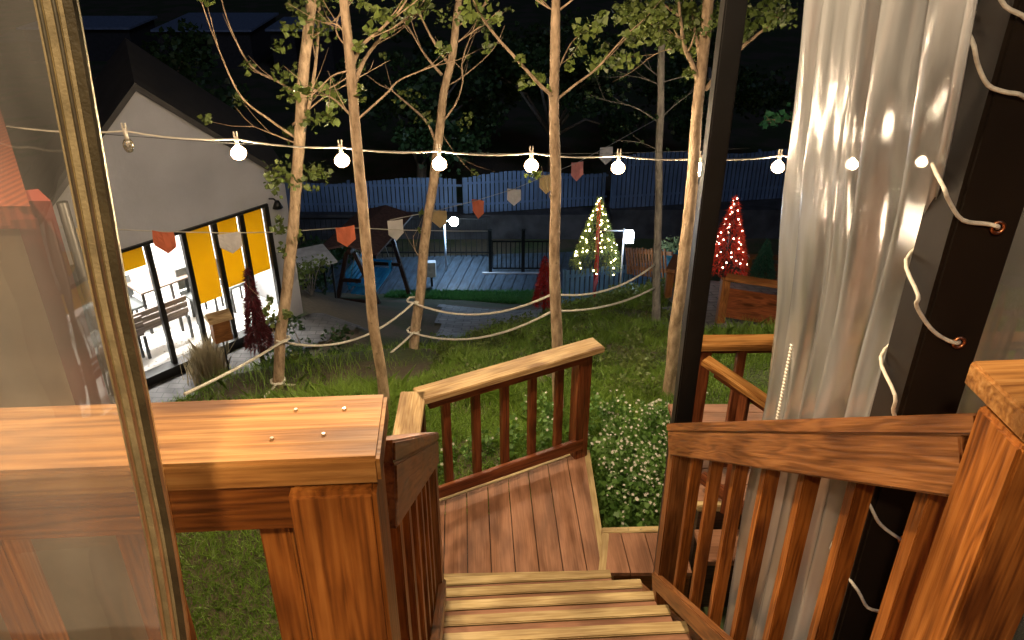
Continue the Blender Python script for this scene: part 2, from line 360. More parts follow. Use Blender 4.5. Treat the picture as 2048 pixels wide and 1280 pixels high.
# ---- railings
def railing(label, p0, p1, capw, caph, railh, nb, matc, mats, zbot, posts=(), cap_over=(0, 0), bal=(.045, .045), ztop_under=0, group=None, postw=.1, lowh=.07, railt=.035, hide_low=False, nrm=None, ucut=None):
    """p0,p1: centre line of the cap's top; railing height zbot below the cap"""
    p0 = Vector(p0); p1 = Vector(p1); d = (p1-p0).normalized(); dh = Vector((d.x, d.y, 0)).normalized()
    side = Vector((0, 0, 1)).cross(dh); upn = d.cross(side)*-1
    if upn.z < 0: upn = -upn
    base = (p0+p1)/2 - Vector((0, 0, zbot))
    t = empty('railing', base, label, 'railing', group)
    c0 = p0-d*cap_over[0]-upn*caph/2; c1 = p1+d*cap_over[1]-upn*caph/2
    board('cap', c0, c1, capw, caph, matc, t, .005)
    k = 1/max(.3, d.xy.length)
    r0 = p0-Vector((0, 0, (caph+.004)*k+railh/2*k)); r1 = p1-Vector((0, 0, (caph+.004)*k+railh/2*k))
    off = side*(bal[1]/2+railt/2+.001) if nrm is None else nrm*(bal[1]/2+railt/2+.001)
    board('top_rail', r0+off+d*.05, r1+off-d*.05, railt, railh, mats, t)
    l0 = p0-Vector((0, 0, zbot-.12)); l1 = p1-Vector((0, 0, zbot-.12))
    if not hide_low: board('bottom_rail', l0+off+d*.05, l1+off-d*.05, railt, lowh, mats, t)
    for f in posts:
        q = p0.lerp(p1, f); board('post', q-Vector((0, 0, (caph+.003)*k)), q-Vector((0, 0, zbot+.12)), postw, postw, mats, t, .006, up=side)
    for i in range(nb):
        f = (i+.7)/(nb+.4) if ucut is None else ucut[0]+(ucut[1]-ucut[0])*i/(nb-1)
        q = p0.lerp(p1, f); board('baluster', q-Vector((0, 0, (caph+.008)*k)), q-Vector((0, 0, zbot-.05)), bal[0], bal[1], mats, t, .003, up=side)
    return t
# left near rail : cap top z=1.0, X from -2.6 to -.17 , Y .80-.94 (camera frame ~)
yc = .875
lp0 = dk(-2.4, yc, 1.0); lp1 = dk(-.115, yc, 1.0)
lr = railing('near orange wooden railing on the left with a wide worn cap and nailed end post', lp0, lp1, .145, .043, .078, 0, W_CAP, W_STAIN, 1.0, posts=(), nrm=dk(0, -1, 0))
# end post and balusters of the left rail
board('post', dk(-.125-.052, yc-.03, .953), dk(-.125-.052, yc-.03, -.25), .11, .105, W_STAIN, lr, .006, up=dk(0, 1, 0))
board('post', dk(-2.0, yc-.005, .953), dk(-2.0, yc-.005, -.25), .115, .105, W_STAIN, lr, .006, up=dk(0, 1, 0))
for i in range(8):
    board('baluster', dk(-.275-.195*i, yc+.012, .948), dk(-.275-.195*i, yc+.012, .05), .045, .058, W_STAIN, lr, .003, up=dk(0, 1, 0))
nails(lr, [dk(-.17, .91, 1.001), dk(-.235, .912, 1.001), dk(-.19, .855, 1.001), dk(-.255, .85, 1.001)])
# right near rail
rr = railing('near orange wooden railing at the right edge beyond the stair opening', dk(.79, yc+.03, 1.0), dk(2.2, yc+.03, 1.0), .15, .043, .078, 0, W_CAP, W_STAIN, 1.0, posts=(), nrm=dk(0, -1, 0), cap_over=(.045, 0))
board('post', dk(.80, yc+.005, .953), dk(.80, yc+.005, -.25), .115, .105, W_STAIN, rr, .006, up=dk(0, 1, 0))
board('post', dk(2.1, yc+.005, .953), dk(2.1, yc+.005, -.25), .115, .105, W_STAIN, rr, .006, up=dk(0, 1, 0))
for i in range(5):
    board('baluster', dk(1.0+.195*i, yc+.02, .948), dk(1.0+.195*i, yc+.02, .05), .045, .05, W_STAIN, rr, .003, up=dk(0, 1, 0))
# stair rails
def stair_rail(label, x0, x1, side, ytop, capm, railm, ybot=2.78, zt0=.9, zt1=CZ-2.1):
    p0 = Vector((x0, ytop, zt0)); p1 = Vector((x1, ybot, zt1))
    d = (p1-p0).normalized(); k = 1/d.xy.length
    s = Vector((-side, 0, 0))     # towards the steps
    t = empty('stair_railing', ((x0+x1)/2, (ytop+ybot)/2, -1.0), label, 'railing', 'railings along the stairs')
    board('handrail', p0-Vector((0, 0, .02*k)), p1+d*.06-Vector((0, 0, .02*k)), .12, .034, capm, t)
    dz = Vector((0, 0, (.036+.051)*k))
    board('top_rail', p0-dz+s*.041, p1-dz+s*.041, .034, .10, railm, t)
    lz = Vector((0, 0, .93))
    board('bottom_rail', p0-lz+s*.041, p1-lz+s*.041, .034, .075, railm, t)
    q = p1-d*.02; board('newel_post', q-Vector((0, 0, .045)), q-Vector((0, 0, 1.06)), .09, .09, railm, t, .006, up=Vector((0, 1, 0)))
    for i in range(7):
        q = p0.lerp(p1, .07+i*.132); board('baluster', q-Vector((0, 0, .05)), q-Vector((0, 0, .97)), .042, .042, W_STAIN, t, .003, up=Vector((0, 1, 0)))
    return t, p0, p1
t, a0, a1 = stair_rail('left stair railing of brown boards seen nearly edge-on beside the steps', -.235, -.375, -1, .96, W_DULL, W_DULL)
t, a0, a1 = stair_rail('right stair railing with broad sloping brown top board and orange balusters', .765, .728, 1, 1.0, W_DULL, W_DULL, zt0=.925, zt1=CZ-2.05)
for dy, dz_ in ((.16, -.20), (.19, -.24), (.17, -.29)):
    nails(t, [Vector((.7065, 1.0+dy, 0.925-.06-dz_*0-.75*dy+dz_*.35))], Vector((-1, 0, 0)), .006)
# ---- landing
fl = atz(890, 1000, LZ); fr_ = atz(1168, 903, LZ); nr = atz(1203, 1140, LZ)
dirl = (fr_-fl).normalized()
far_l = fl - dirl*.75
nl = Vector((far_l.x, nr.y-.05, LZ))
t = empty('landing_deck', (0, 3.9, LZ), 'lower landing deck with brown composite boards at the foot of the stairs', 'deck')
deckboards('deck_boards', [(nl.x, nl.y-.0), (nr.x, nr.y-.02), (fr_.x, fr_.y), (far_l.x, far_l.y)], LZ, t, ang=3.2)
board('edge_strip', nr+Vector((.02, -.02, -.02)), fr_+Vector((.02, .02, -.02)), .04, .045, M_TRIM, t)
board('edge_strip', far_l+Vector((0, .02, -.02)), fr_+Vector((0, .022, -.02)), .04, .045, M_TRIM, t)
board('edge_strip', Vector((nl.x, nl.y-.02, -.018+LZ)), Vector((nr.x+.03, nr.y-.025, -.018+LZ)), .045, .045, M_TRIM, t)
boxes('skirt', [((nl.x+.03, nl.y+.05, LZ-.4), (nr.x-.05, nr.y+.5, LZ-.035))], W_DARK, t)
for q in (fr_, far_l, nl, nr): board('support_post', Vector((q.x-.03, q.y-.06, LZ-.05)), Vector((q.x-.03, q.y-.06, LZ-.5)), .09, .09, W_DARK, t)
# landing rail (diagonal) and its return towards us
side = Vector((0, 0, 1)).cross(dirl)
HC = .88
c1 = fr_ + side*.0 + Vector((0, 0, HC)) + dirl*(-.0); c0 = fl - dirl*.12 + Vector((0, 0, HC))
nrmv = -side if side.y > 0 else side
lt = railing('low landing railing with pale yellow cap and five dark red balusters, running diagonally', c0-dirl*.02, c1, .15, .04, .05, 0, W_PALE, W_RED, HC, posts=(.955,), cap_over=(0.0, .07), nrm=nrmv, lowh=.085)
for i in range(5):
    q = c0.lerp(c1, .13+i*.17); board('baluster', q-Vector((0, 0, .045)), q-Vector((0, 0, HC-.13)), .05, .045, W_RED, lt, .003, up=side)
board('cap', c0-Vector((.045, -.02, .02)), c0+Vector((-.03, -1.15, -.02)), .15, .04, W_PALE, lt, .005)
board('top_rail', c0-Vector((.045, .08, .065)), c0+Vector((-.03, -1.15, -.065)), .05, .05, W_RED, lt)
board('post', c0-Vector((.03, .03, .045)), c0-Vector((.03, .03, HC+.1)), .1, .1, W_RED, lt, .006)
for i in range(6): board('baluster', c0+Vector((-.03, -.2-.16*i, -.045)), c0+Vector((-.03, -.2-.16*i, -HC+.02)), .045, .045, W_RED, lt, .003)
# ---- small side platform, one step up, to the right of the landing
PZ = LZ+RISE
t = empty('side_platform', (1.0, 3.45, PZ), 'small side platform with yellow edging, one step above the landing, in front of the flowers', 'deck')
pl = atz(1215, 1066, PZ); pn = atz(1203, 1140, PZ)
deckboards('deck_boards', [(pn.x+.02, pn.y-.02), (1.0, pn.y-.02), (1.0, pl.y), (pl.x+.01, pl.y)], PZ, t, ang=3.6)
board('edge_strip', Vector((pl.x-.03, pl.y+.02, PZ-.018)), Vector((1.0, pl.y+.04, PZ-.018)), .045, .045, M_TRIM, t)
board('edge_strip', Vector((pn.x, pn.y-.02, PZ-.018)), Vector((pl.x-.01, pl.y, PZ-.018)), .04, .045, M_TRIM, t)
boxes('skirt', [((pl.x+.01, pn.y, LZ-.3), (1.0, pl.y+.03, PZ-.045))], W_DULL, t)
nails(t, [Vector((pl.x+.05+.075*i, pl.y+.022+.001*i, PZ+.006)) for i in range(5)], r=.005)
# ---- side deck further right with its own railing
BZ = -1.42
t = empty('side_deck', (1.9, 3.9, BZ), 'higher side deck behind the right stair railing, reached by two small steps', 'deck')
deckboards('deck_boards', [(1.02, 3.42), (2.9, 3.42), (2.9, 4.35), (1.02, 4.35)], BZ, t, ang=90)
board('edge_strip', (1.02, 3.40, BZ-.018), (2.9, 3.40, BZ-.018), .04, .045, M_TRIM, t)
boxes('step', [((1.02, 3.14, BZ-.20), (2.4, 3.38, BZ-.17))], M_DECK, t)
boxes('skirt', [((1.04, 3.42, -2.3), (2.88, 4.33, BZ-.03))], W_DARK, t)
pB = at(1392, 715, 3.5)
rb = railing('reddish side deck railing with pink-brown cap right behind the black pole', Vector((pB.x-.03, 3.62, pB.z+.03)), Vector((2.9, 3.66, pB.z+.03)), .12, .035, .06, 6, W_CAP, W_RED, .88, posts=(.04, .95), ucut=(.15, .9))
e1 = atz(1520, 768, pB.z)
sdir = (e1-pB).normalized()
railing('short diagonal side railing leading down towards the curtain on the right', Vector((pB.x+.05, 3.5, pB.z)), Vector((pB.x+.05, 3.5, pB.z))+Vector((sdir.x, sdir.y, -.25))*1.2, .07, .035, .06, 4, W_CAP, W_RED, .88, posts=(.97,), ucut=(.2, .85))
# ------------------------------------------------------------------ canopy frame, poles, curtains
cf = empty('black_pole', (.785, 3.05, -2.2), 'slim black steel canopy pole rising behind the foot of the right stair railing', 'pole')
boxes('shaft', [((-.04, -.04, 0), (.04, .04, 4.7))], M_BLACK, cf, Matrix.Translation((.785, 3.05, -2.2)), .006)
boxes('base_plate', [((-.09, -.09, 0), (.09, .09, .012))], M_BLACK, cf, Matrix.Translation((.785, 3.05, -2.2)))
pz = empty('corner_post', (.87, 1.44, -2.2), 'thick dark brown steel corner post laced with white rope at the right', 'post')
boxes('shaft', [((-.062, -.06, 0), (.062, .06, 4.7))], M_BROWNSTEEL, pz, Matrix.Translation((.87, 1.44, -2.2)), .008)
boxes('base_plate', [((-.1, -.1, 0), (.1, .1, .012))], M_BLACK, pz, Matrix.Translation((.87, 1.44, -2.2)))
cb = empty('canopy_roof', (0, 0, 2.5), 'canopy roof over the upper deck, above the picture', 'canopy')
boxes('panel', [((-2.8, -2.0, 2.56), (1.1, 1.6, 2.6))], mat_plain('canopy_sheet', (.35, .32, .27), .7), cb)
board('beam', (.80, 1.44, 2.53), (.735, 3.1, 2.53), .06, .06, M_BLACK, cb)
board('beam', (-2.8, 1.44, 2.53), (1.0, 1.44, 2.53), .06, .06, M_BLACK, cb)
M_FILM = mat_film('gathered_clear_film', (.96, .98, 1.0), .40, .36, .09, .24, rough=.18, rrough=.36, bump=.12, rior=1.12)
M_FILM2 = mat_film('clear_film', (.9, .88, .82), .68, .14, .03, .15, rough=.12, rrough=.15, bump=.3, stretch=(5, 5, .9))
def sheet(name, plan, z0, z1, mat, parent, nz=24, thick=.0012, wob=.012, seed=0, lean=False):
    """film hanging from a plan curve; z-dependent wobble gives it real folds"""
    n = len(plan); rows = []
    for j in range(nz+1):
        t_ = j/nz; z = z0+(z1-z0)*t_
        for i, (x, y) in enumerate(plan):
            dx = mnoise.noise(Vector((i*.13, z*1.3+seed, seed)))*wob; dy = mnoise.noise(Vector((i*.11+9, z*1.1, seed+3)))*wob
            if lean:
                t2 = min(1, max(0, (.925-.745*(y-1)+.85-z)/.80)); t2 = t2*t2*(3-2*t2)
                dy += t2*max(0, .21*(1-(y-1.34)/.93))
                dx += -.055*(z-.4)*(1-t2)+t2*(.078-.045*(y-1.34)/.93)
            rows.append((x+dx, y+dy, z))
    a_ = np.array([[j*n+i, j*n+i+1, (j+1)*n+i+1, (j+1)*n+i] for j in range(nz) for i in range(n-1)])
    o = link(name, fast(rows, 4, a_, True), mat, parent)
    md = o.modifiers.new('thickness', 'SOLIDIFY'); md.thickness = thick; return o
# gathered curtain between corner post and black pole
cz = empty('clear_curtain', (.86, 1.9, -1.4), 'gathered clear plastic curtain with glowing folds hanging beside the dark corner post', 'plastic curtain')
plan = []
na = 150
for i in range(na+1):
    s = i/na; y = 1.34+.93*s; x = .775+.045*s
    amp = (.014+.03*abs(mnoise.noise(Vector((s*7, 2.2, 0)))))*min(1, .25+s*4); ph = s*2*math.pi*4.6+2.2*math.sin(s*6)+1.1*math.sin(s*17)
    plan.append((x+amp*math.sin(ph)+.006*math.sin(ph*2.3), y+.028*math.cos(ph*1.0+.6)))
sheet('film', plan, -1.45, 2.45, M_FILM, cz, 60, .0012, .022, 3, True)
# hem along its free edge and a zip seam
pe = plan[-1]
board('hem', Vector((pe[0]+.03, pe[1]+.005, .1)), Vector((pe[0]-.11, pe[1]+.005, 2.45)), .035, .006, mat_film('hem_film', (.62, .55, .45), .25, .2, .05, .55), cz, 0)
zx, zy = plan[118]
bm = bmesh.new()
for k in range(135): boxbm(bm, (zx+.0, zy-.006, -1.2+k*.012), (zx+.006, zy+.006, -1.2+k*.012+.006))
link('zip_teeth', fin(bm), mat_plain('white_plastic', (.7, .68, .6), .4), cz)
# flat film panel to the right of the corner post, with eyelets and lacing rope
sc_ = empty('side_curtain', (1.7, 1.5, -1.4), 'flat clear plastic wall panel right of the dark corner post with brass eyelets', 'plastic curtain')
plan = [(.955+.02*i, 1.50+.01*math.sin(i*.35)) for i in range(80)]
sheet('film', plan, -1.45, 2.45, M_FILM2, sc_, 20, .0012, .03, 11)
def torus(name, cpos, R, r, mat, parent, nrm=Vector((0, -1, 0))):
    bm = bmesh.new(); q = Vector((0, 0, 1)).rotation_difference(nrm); pts = []
    for i in range(15): pts.append(cpos+q @ Vector((math.cos(i/14*6.2832)*R, math.sin(i/14*6.2832)*R, 0)))
    tubebm(bm, pts, r, 6, False); return link(name, fin(bm, True), mat, parent)
eyes = [at(1996, 455, 1.366), at(1918, 685, 1.366), at(2105, 190, 1.48), at(1840, 885, 1.366), at(1808, 1080, 1.366)]
for e in eyes: torus('eyelet', e, .011, .0035, mat_plain('copper', (.6, .25, .12), .35, 1), sc_)
def ropemesh(name, pts, r, label, parent=None):
    o = tube(name, pts, r, M_ROPE, parent, 8)
    if label: tag(o, label, 'rope')
    return o
def fr(px, py, D=1.365): return at(px, py, D)
lace = []
def loop(pts, eye):
    global lace
    lace += pts+[eye]
# lacing: comes round the left edge, runs across the post face, into the eyelet, back behind the post
loop([fr(1985, -40), fr(2010, 12), fr(2055, 40), at(2090, 110, 1.42)], eyes[2])
def wrap(pts, eye, e2=None):
    z = pts[0].z; loop([Vector((.95, 1.53, z+.06)), Vector((.87, 1.535, z+.045)), Vector((.792, 1.48, z+.02))]+([] if e2 is None else [])+pts, eye)
wrap([fr(1948, 92), fr(1956, 130), fr(1976, 170), fr(2010, 184), fr(2046, 192), at(2085, 230, 1.42)], Vector((.965, 1.50, at(2085, 240, 1.48).z)))
wrap([fr(1889, 378), fr(1897, 400), fr(1925, 440), fr(1975, 448)], eyes[0])
wrap([fr(1836, 590), fr(1833, 612), fr(1860, 655), fr(1890, 678)], eyes[1])
wrap([fr(1790, 790), fr(1787, 825), fr(1812, 868)], eyes[3])
wrap([fr(1742, 1015), fr(1762, 1050), fr(1800, 1078)], eyes[4])
wrap([fr(1715, 1180), fr(1735, 1215), fr(1770, 1235)], Vector((.965, 1.50, -.25)))
ropemesh('lacing_rope', smoothpath(lace, 4), .0040, 'thin white rope laced in loops round the dark corner post')
# zip curtain in the left foreground
zc_ = empty('zip_curtain', at(150, 640, .62)-Vector((0, 0, 1.3)), 'clear plastic door curtain at the left edge with a long brass zip', 'plastic curtain')
ZD = .62
zpix = [(60, -160), (97, 0), (135, 200), (172, 400), (210, 600), (250, 780), (283, 940), (315, 1100), (345, 1290), (372, 1500)]
zp = [at(x, y, ZD) for x, y in zpix]
zpath = smoothpath(zp, 8)
M_FILM3 = mat_film('creased_clear_film', (.93, .90, .82), .72, .16, .03, .07, rough=.10, rrough=.10, bump=.6, stretch=(6, 6, 1.6))
plan_rows = []; nn = 40
for j, p in enumerate(zpath):
    for i in range(nn+1):
        u = i/nn; x = p.x - .004 - u*1.1
        y = ZD + .012*math.sin(u*23+p.z*2)*min(1, u*6)+.03*mnoise.noise(Vector((u*5, p.z*2.2, 1)))*min(1, u*5)
        plan_rows.append((x, y, p.z))
n1_ = nn+1
fa_ = np.array([[j*n1_+i, j*n1_+i+1, (j+1)*n1_+i+1, (j+1)*n1_+i] for j in range(len(zpath)-1) for i in range(nn)])
o = link('film', fast(plan_rows, 4, fa_, True), M_FILM3, zc_)
def strip(name, path, xoff0, xoff1, y0, y1, mat, parent):
    bm = bmesh.new(); prev = None
    for p in path:
        ring = [bm.verts.new((p.x+xo, yy, p.z)) for xo, yy in ((xoff0, y0), (xoff1, y0), (xoff1, y1), (xoff0, y1))]
        if prev:
            for k in range(4): bm.faces.new((prev[k], prev[(k+1) % 4], ring[(k+1) % 4], ring[k]))
        else: bm.faces.new(ring[::-1])
        prev = ring
    bm.faces.new(prev); bmesh.ops.recalc_face_normals(bm, faces=bm.faces[:])
    return link(name, fin(bm), mat, parent)
M_TAPEL = mat_plain('golden_zip_tape', (.22, .18, .10), .4, 0, .3, 40, .2)
strip('zip_tape', zpath, -.010, .0105, ZD-.002, ZD+.001, M_TAPEL, zc_)
strip('dark_tape', zpath, .0107, .020, ZD-.0015, ZD+.002, M_TAPE, zc_)
for xo in (-.0055, .0052):
    bm = bmesh.new(); tubebm(bm, [p+Vector((xo, -.003, 0)) for p in zpath], .0021, 8); link('zip_rail', fin(bm, True), M_BRASS, zc_)
bm = bmesh.new()
fine = smoothpath(zp, 70)
for p in fine: boxbm(bm, (p.x+.0185, ZD-.003, p.z-.0008), (p.x+.0215, ZD, p.z+.0008))
link('zip_teeth', fin(bm), M_BRASS, zc_)
# ------------------------------------------------------------------ vegetation
def barkmat(name, c1, c2):
    m, nt, b = newmat(name); L = nt.links
    tc = N(nt, 'ShaderNodeTexCoord'); mp = N(nt, 'ShaderNodeMapping'); mp.inputs['Scale'].default_value = (1, 1, .35); L.new(tc.outputs['Object'], mp.inputs['Vector'])
    n1 = N(nt, 'ShaderNodeTexNoise', i_Scale=22., i_Detail=8., i_Roughness=.65); L.new(mp.outputs[0], n1.inputs['Vector'])
    n2 = N(nt, 'ShaderNodeTexVoronoi', i_Scale=9.); L.new(tc.outputs['Object'], n2.inputs['Vector'])
    r = ramp(nt, [(.33, c1), (.62, c2)]); L.new(n1.outputs['Fac'], r.inputs['Fac'])
    lr_ = ramp(nt, [(.03, (.3, .3, .3)), (.12, (1, 1, 1))]); L.new(n2.outputs['Distance'], lr_.inputs['Fac'])
    mx = N(nt, 'ShaderNodeMixRGB', blend_type='MULTIPLY'); mx.inputs['Fac'].default_value = .7; L.new(r.outputs[0], mx.inputs[1]); L.new(lr_.outputs[0], mx.inputs[2])
    L.new(mx.outputs[0], b.inputs['Base Color']); b.inputs['Roughness'].default_value = .85
    bp = N(nt, 'ShaderNodeBump', i_Strength=1.0, i_Distance=.03); L.new(n1.outputs['Fac'], bp.inputs['Height']); L.new(bp.outputs[0], b.inputs['Normal'])
    return m
M_BARK = barkmat('pale_bark', (.20, .135, .075), (.50, .36, .23))
M_BARKG = barkmat('grey_bark', (.12, .11, .10), (.26, .24, .21))
M_LEAF = mat_leaf('ginkgo_leaf', (.05, .085, .018), (.17, .22, .05))
M_LEAFD = mat_leaf('dark_leaf', (.02, .05, .015), (.05, .10, .03))
def leaves(name, centres, spread, per, size, mat, parent, flat=.7):
    """fan-shaped leaf faces scattered around a list of (point, radius) centres"""
    P = []
    for cpt, rr_ in centres:
        k = max(1, int(per*rr_))
        d = rng.normal(size=(k, 3))*np.array([1, 1, flat]); d = d/np.maximum(.001, np.linalg.norm(d, axis=1))[:, None]*rng.random((k, 1))**.6*rr_*spread
        P.append(np.array(cpt)+d)
    P = np.concatenate(P); n = len(P)
    a = rng.normal(size=(n, 3)); a /= np.linalg.norm(a, axis=1)[:, None]
    b_ = np.cross(a, rng.normal(size=(n, 3))); b_ /= np.linalg.norm(b_, axis=1)[:, None]
    s = size*(.6+.7*rng.random((n, 1)))
    v = np.stack([P-a*s*.5, P+b_*s*.55+a*s*.25, P+a*s*.55, P-b_*s*.55+a*s*.25], 1)
    return link(name, fast(v, 4), mat, parent)
def tree(label, D, trunk, r0, r1, branches, clumps, group, bark=None, leaf=None, name='ginkgo_tree', lsize=.046, per=260, Dj=.5, twig=True):
    """trunk/branches/clumps given where they stand: traced outlines at distance D, branches get their own depth"""
    bark = bark or M_BARK; leaf = leaf or M_LEAF
    tp_ = [at(x, y, D) for x, y in trunk]
    base = tp_[0].copy(); base.z = float(hgt(base.x, base.y)) 
    if tp_[0].z > base.z: tp_.insert(0, Vector((base.x, base.y, base.z-.05)))
    root = empty(name, base, label, 'tree', group)
    pth = smoothpath(tp_, 5); k = len(pth)
    for i, p in enumerate(pth): p += Vector((mnoise.noise(p*1.7)*.02, mnoise.noise(p*1.7+Vector((5, 0, 0)))*.02, 0))
    rad = [(r0+(r1-r0)*(i/(k-1)))*(1+.10*mnoise.noise(pth[i]*5))+(r0*.25*math.exp(-i/1.5)) for i in range(k)]
    bm = bmesh.new(); tubebm(bm, pth, rad, 12); link('trunk', fin(bm, True), bark, root)
    cl = []
    for bi, (pts, rb, ddep) in enumerate(branches):
        q = [at(x, y, D+ddep*i/(len(pts)-1)) for i, (x, y) in enumerate(pts)]
        pq = smoothpath(q, 5); kk = len(pq)
        bm = bmesh.new(); tubebm(bm, pq, [rb*(1-.72*i/(kk-1)) for i in range(kk)], 7)
        if twig:
            for _ in range(3):
                i = random.randint(kk//4, kk-2); d = (pq[i+1]-pq[i]).normalized(); L_ = random.uniform(.12, .45)
                e = pq[i]+(d+Vector((random.uniform(-1, 1), random.uniform(-1, 1), random.uniform(-.2, .9)))*.8).normalized()*L_
                mdp = (pq[i]+e)/2+Vector((0, 0, -.02)); tubebm(bm, [pq[i], mdp, e], [rb*.35, rb*.25, rb*.12], 5)
                if random.random() < .5: cl.append((e, .07))
        link('branch', fin(bm, True), bark, root)
    for x, y, rpx, ddep in clumps:
        p = at(x, y, D+ddep); cl.append((p, rpx/F*(D+ddep)*1.1))
    if cl: leaves('crown', cl, 1.0, per, lsize, leaf, root)
    return root
G = 'young trees along the rope fence'
tree('slender tree with ivy at its foot and a leafy forked crown, by the cafe wall', 7.2,
     [(555, 780), (562, 680), (575, 560), (588, 420), (598, 300), (603, 180), (618, 60), (628, -60), (640, -260)], .062, .042,
     [([(600, 290), (618, 210), (632, 120), (640, 0), (650, -120)], .022, .2), ([(590, 275), (540, 240), (480, 190), (430, 80), (395, -20)], .013, -.3), ([(595, 190), (560, 165), (500, 130), (455, 40), (430, -60)], .014, .3), ([(603, 185), (660, 175), (700, 150)], .012, .2), ([(610, 85), (680, 30), (720, -30)], .012, .3), ([(588, 285), (530, 262), (500, 250)], .01, .2), ([(560, 700), (540, 640), (535, 600)], .007, -.1), ([(585, 250), (640, 200), (700, 165), (780, 120)], .010, .4)],
     [(570, 355, 45, 0), (620, 350, 40, .1), (545, 345, 25, 0), (575, 150, 28, 0), (590, 190, 30, 0), (620, 170, 25, .1), (560, 95, 18, .1), (655, 180, 22, .2), (670, 200, 22, 0), (625, 240, 26, -.1), (640, 60, 35, 0), (580, 60, 20, 0), (585, 265, 22, .1), (600, 20, 35, 0), (560, 460, 20, 0), (590, 475, 18, 0), (570, 500, 18, 0), (545, 640, 14, -.1), (540, 600, 10, -.1), (590, 710, 10, 0), (535, 620, 14, 0), (575, 630, 12, -.1), (545, 370, 18, 0), (640, 345, 25, .1), (560, 440, 12, 0), (640, 0, 40, 0), (580, -60, 60, 0), (660, -120, 70, 0)], G, per=300, lsize=.05)
tree('slender bare-trunked tree rising behind the end of the near left railing', 5.3,
     [(768, 800), (752, 680), (740, 560), (729, 440), (718, 330), (708, 200), (700, 110), (688, 0), (678, -120), (665, -300)], .046, .026,
     [([(705, 130), (725, 90), (760, 60), (800, 20), (830, -30)], .014, .2), ([(714, 240), (770, 190), (800, 160), (860, 135), (878, 128)], .008, .3), ([(712, 160), (735, 110), (780, 60), (850, 20)], .016, .5), ([(706, 235), (670, 200), (640, 185)], .009, -.1), ([(693, 70), (675, 50), (650, 45)], .008, 0), ([(706, 140), (668, 150), (640, 175), (615, 200)], .007, -.2), ([(686, 0), (720, -50), (800, -120)], .012, .3), ([(700, 100), (672, 60), (690, -10), (690, -80)], .006, .2)],
     [(770, 35, 38, .2), (800, 20, 30, .3), (720, 95, 14, 0), (745, 60, 22, .1), (668, 205, 16, 0), (655, 185, 14, 0), (720, 175, 14, 0), (722, 200, 10, 0), (760, -60, 60, .2), (650, -100, 70, 0), (700, -200, 90, 0), (830, -20, 35, .3), (725, 10, 25, .2), (565, 360, 1, 0)], G)
tree('darker tree with wide V-shaped bare branches behind the middle of the string lights', 8.6,
     [(830, 688), (838, 600), (848, 500), (860, 400), (872, 310), (882, 250), (890, 180), (905, 110), (915, 30), (930, -80), (945, -250)], .066, .03,
     [([(872, 285), (850, 240), (800, 195), (770, 170)], .018, .3), ([(884, 150), (850, 110), (820, 60), (790, 20)], .016, .3), ([(895, 125), (860, 70), (835, 10), (830, -60)], .016, -.3), ([(880, 250), (910, 210), (925, 165), (925, 120), (950, 50), (980, -20)], .012, .2), ([(888, 175), (930, 150), (985, 100), (1010, 50)], .008, .5), ([(906, 90), (950, 60), (1000, 20)], .012, .3), ([(845, 520), (830, 500), (826, 470)], .008, 0), ([(876, 255), (905, 300), (930, 330)], .006, .4), ([(910, 55), (960, 20), (1000, -40)], .012, .2)],
     [(800, 190, 25, .3), (830, 215, 30, .2), (925, 250, 18, .2), (940, 235, 14, .2), (855, 235, 20, .1), (920, 20, 28, 0), (955, 25, 28, 0), (885, 40, 22, 0), (830, 30, 22, .2), (900, -40, 70, 0), (980, -80, 80, .2), (850, 5, 28, .2), (975, 60, 14, .3)], G, per=150)
tree('straight pale tree standing just behind the landing railing in the middle', 5.4,
     [(1118, 838), (1114, 700), (1111, 600), (1110, 450), (1110, 300), (1112, 200), (1115, 100), (1117, 0), (1119, -120), (1122, -300)], .048, .024,
     [([(1110, 195), (1080, 170), (1035, 120), (990, 70), (955, 20), (930, -40)], .015, -.2), ([(1113, 200), (1150, 170), (1190, 140), (1230, 95), (1260, 60)], .010, .3), ([(1114, 25), (1080, 5), (1055, -15)], .007, 0), ([(1116, 22), (1150, -5), (1180, -40)], .008, 0), ([(1118, -60), (1060, -120), (1000, -160)], .014, 0), ([(1118, -60), (1180, -130), (1240, -180)], .014, 0), ([(1112, 150), (1140, 90), (1170, 60)], .006, .2), ([(1110, 440), (1098, 385), (1092, 350)], .003, .0)],
     [(1070, 160, 22, 0), (1050, 165, 16, 0), (1040, 120, 12, -.1), (1100, 180, 12, 0), (955, 10, 30, -.2), (940, 30, 22, -.2), (990, 40, 14, -.2), (1215, 115, 32, .3), (1250, 115, 28, .3), (1190, 130, 24, .2), (1180, 65, 24, .1), (1150, 100, 22, .1), (1200, 45, 15, .2), (1135, 130, 14, .1), (1270, 80, 20, .3), (1000, -120, 70, 0), (1240, -160, 80, .2), (1130, -200, 90, 0), (1160, 60, 18, 0)], G)
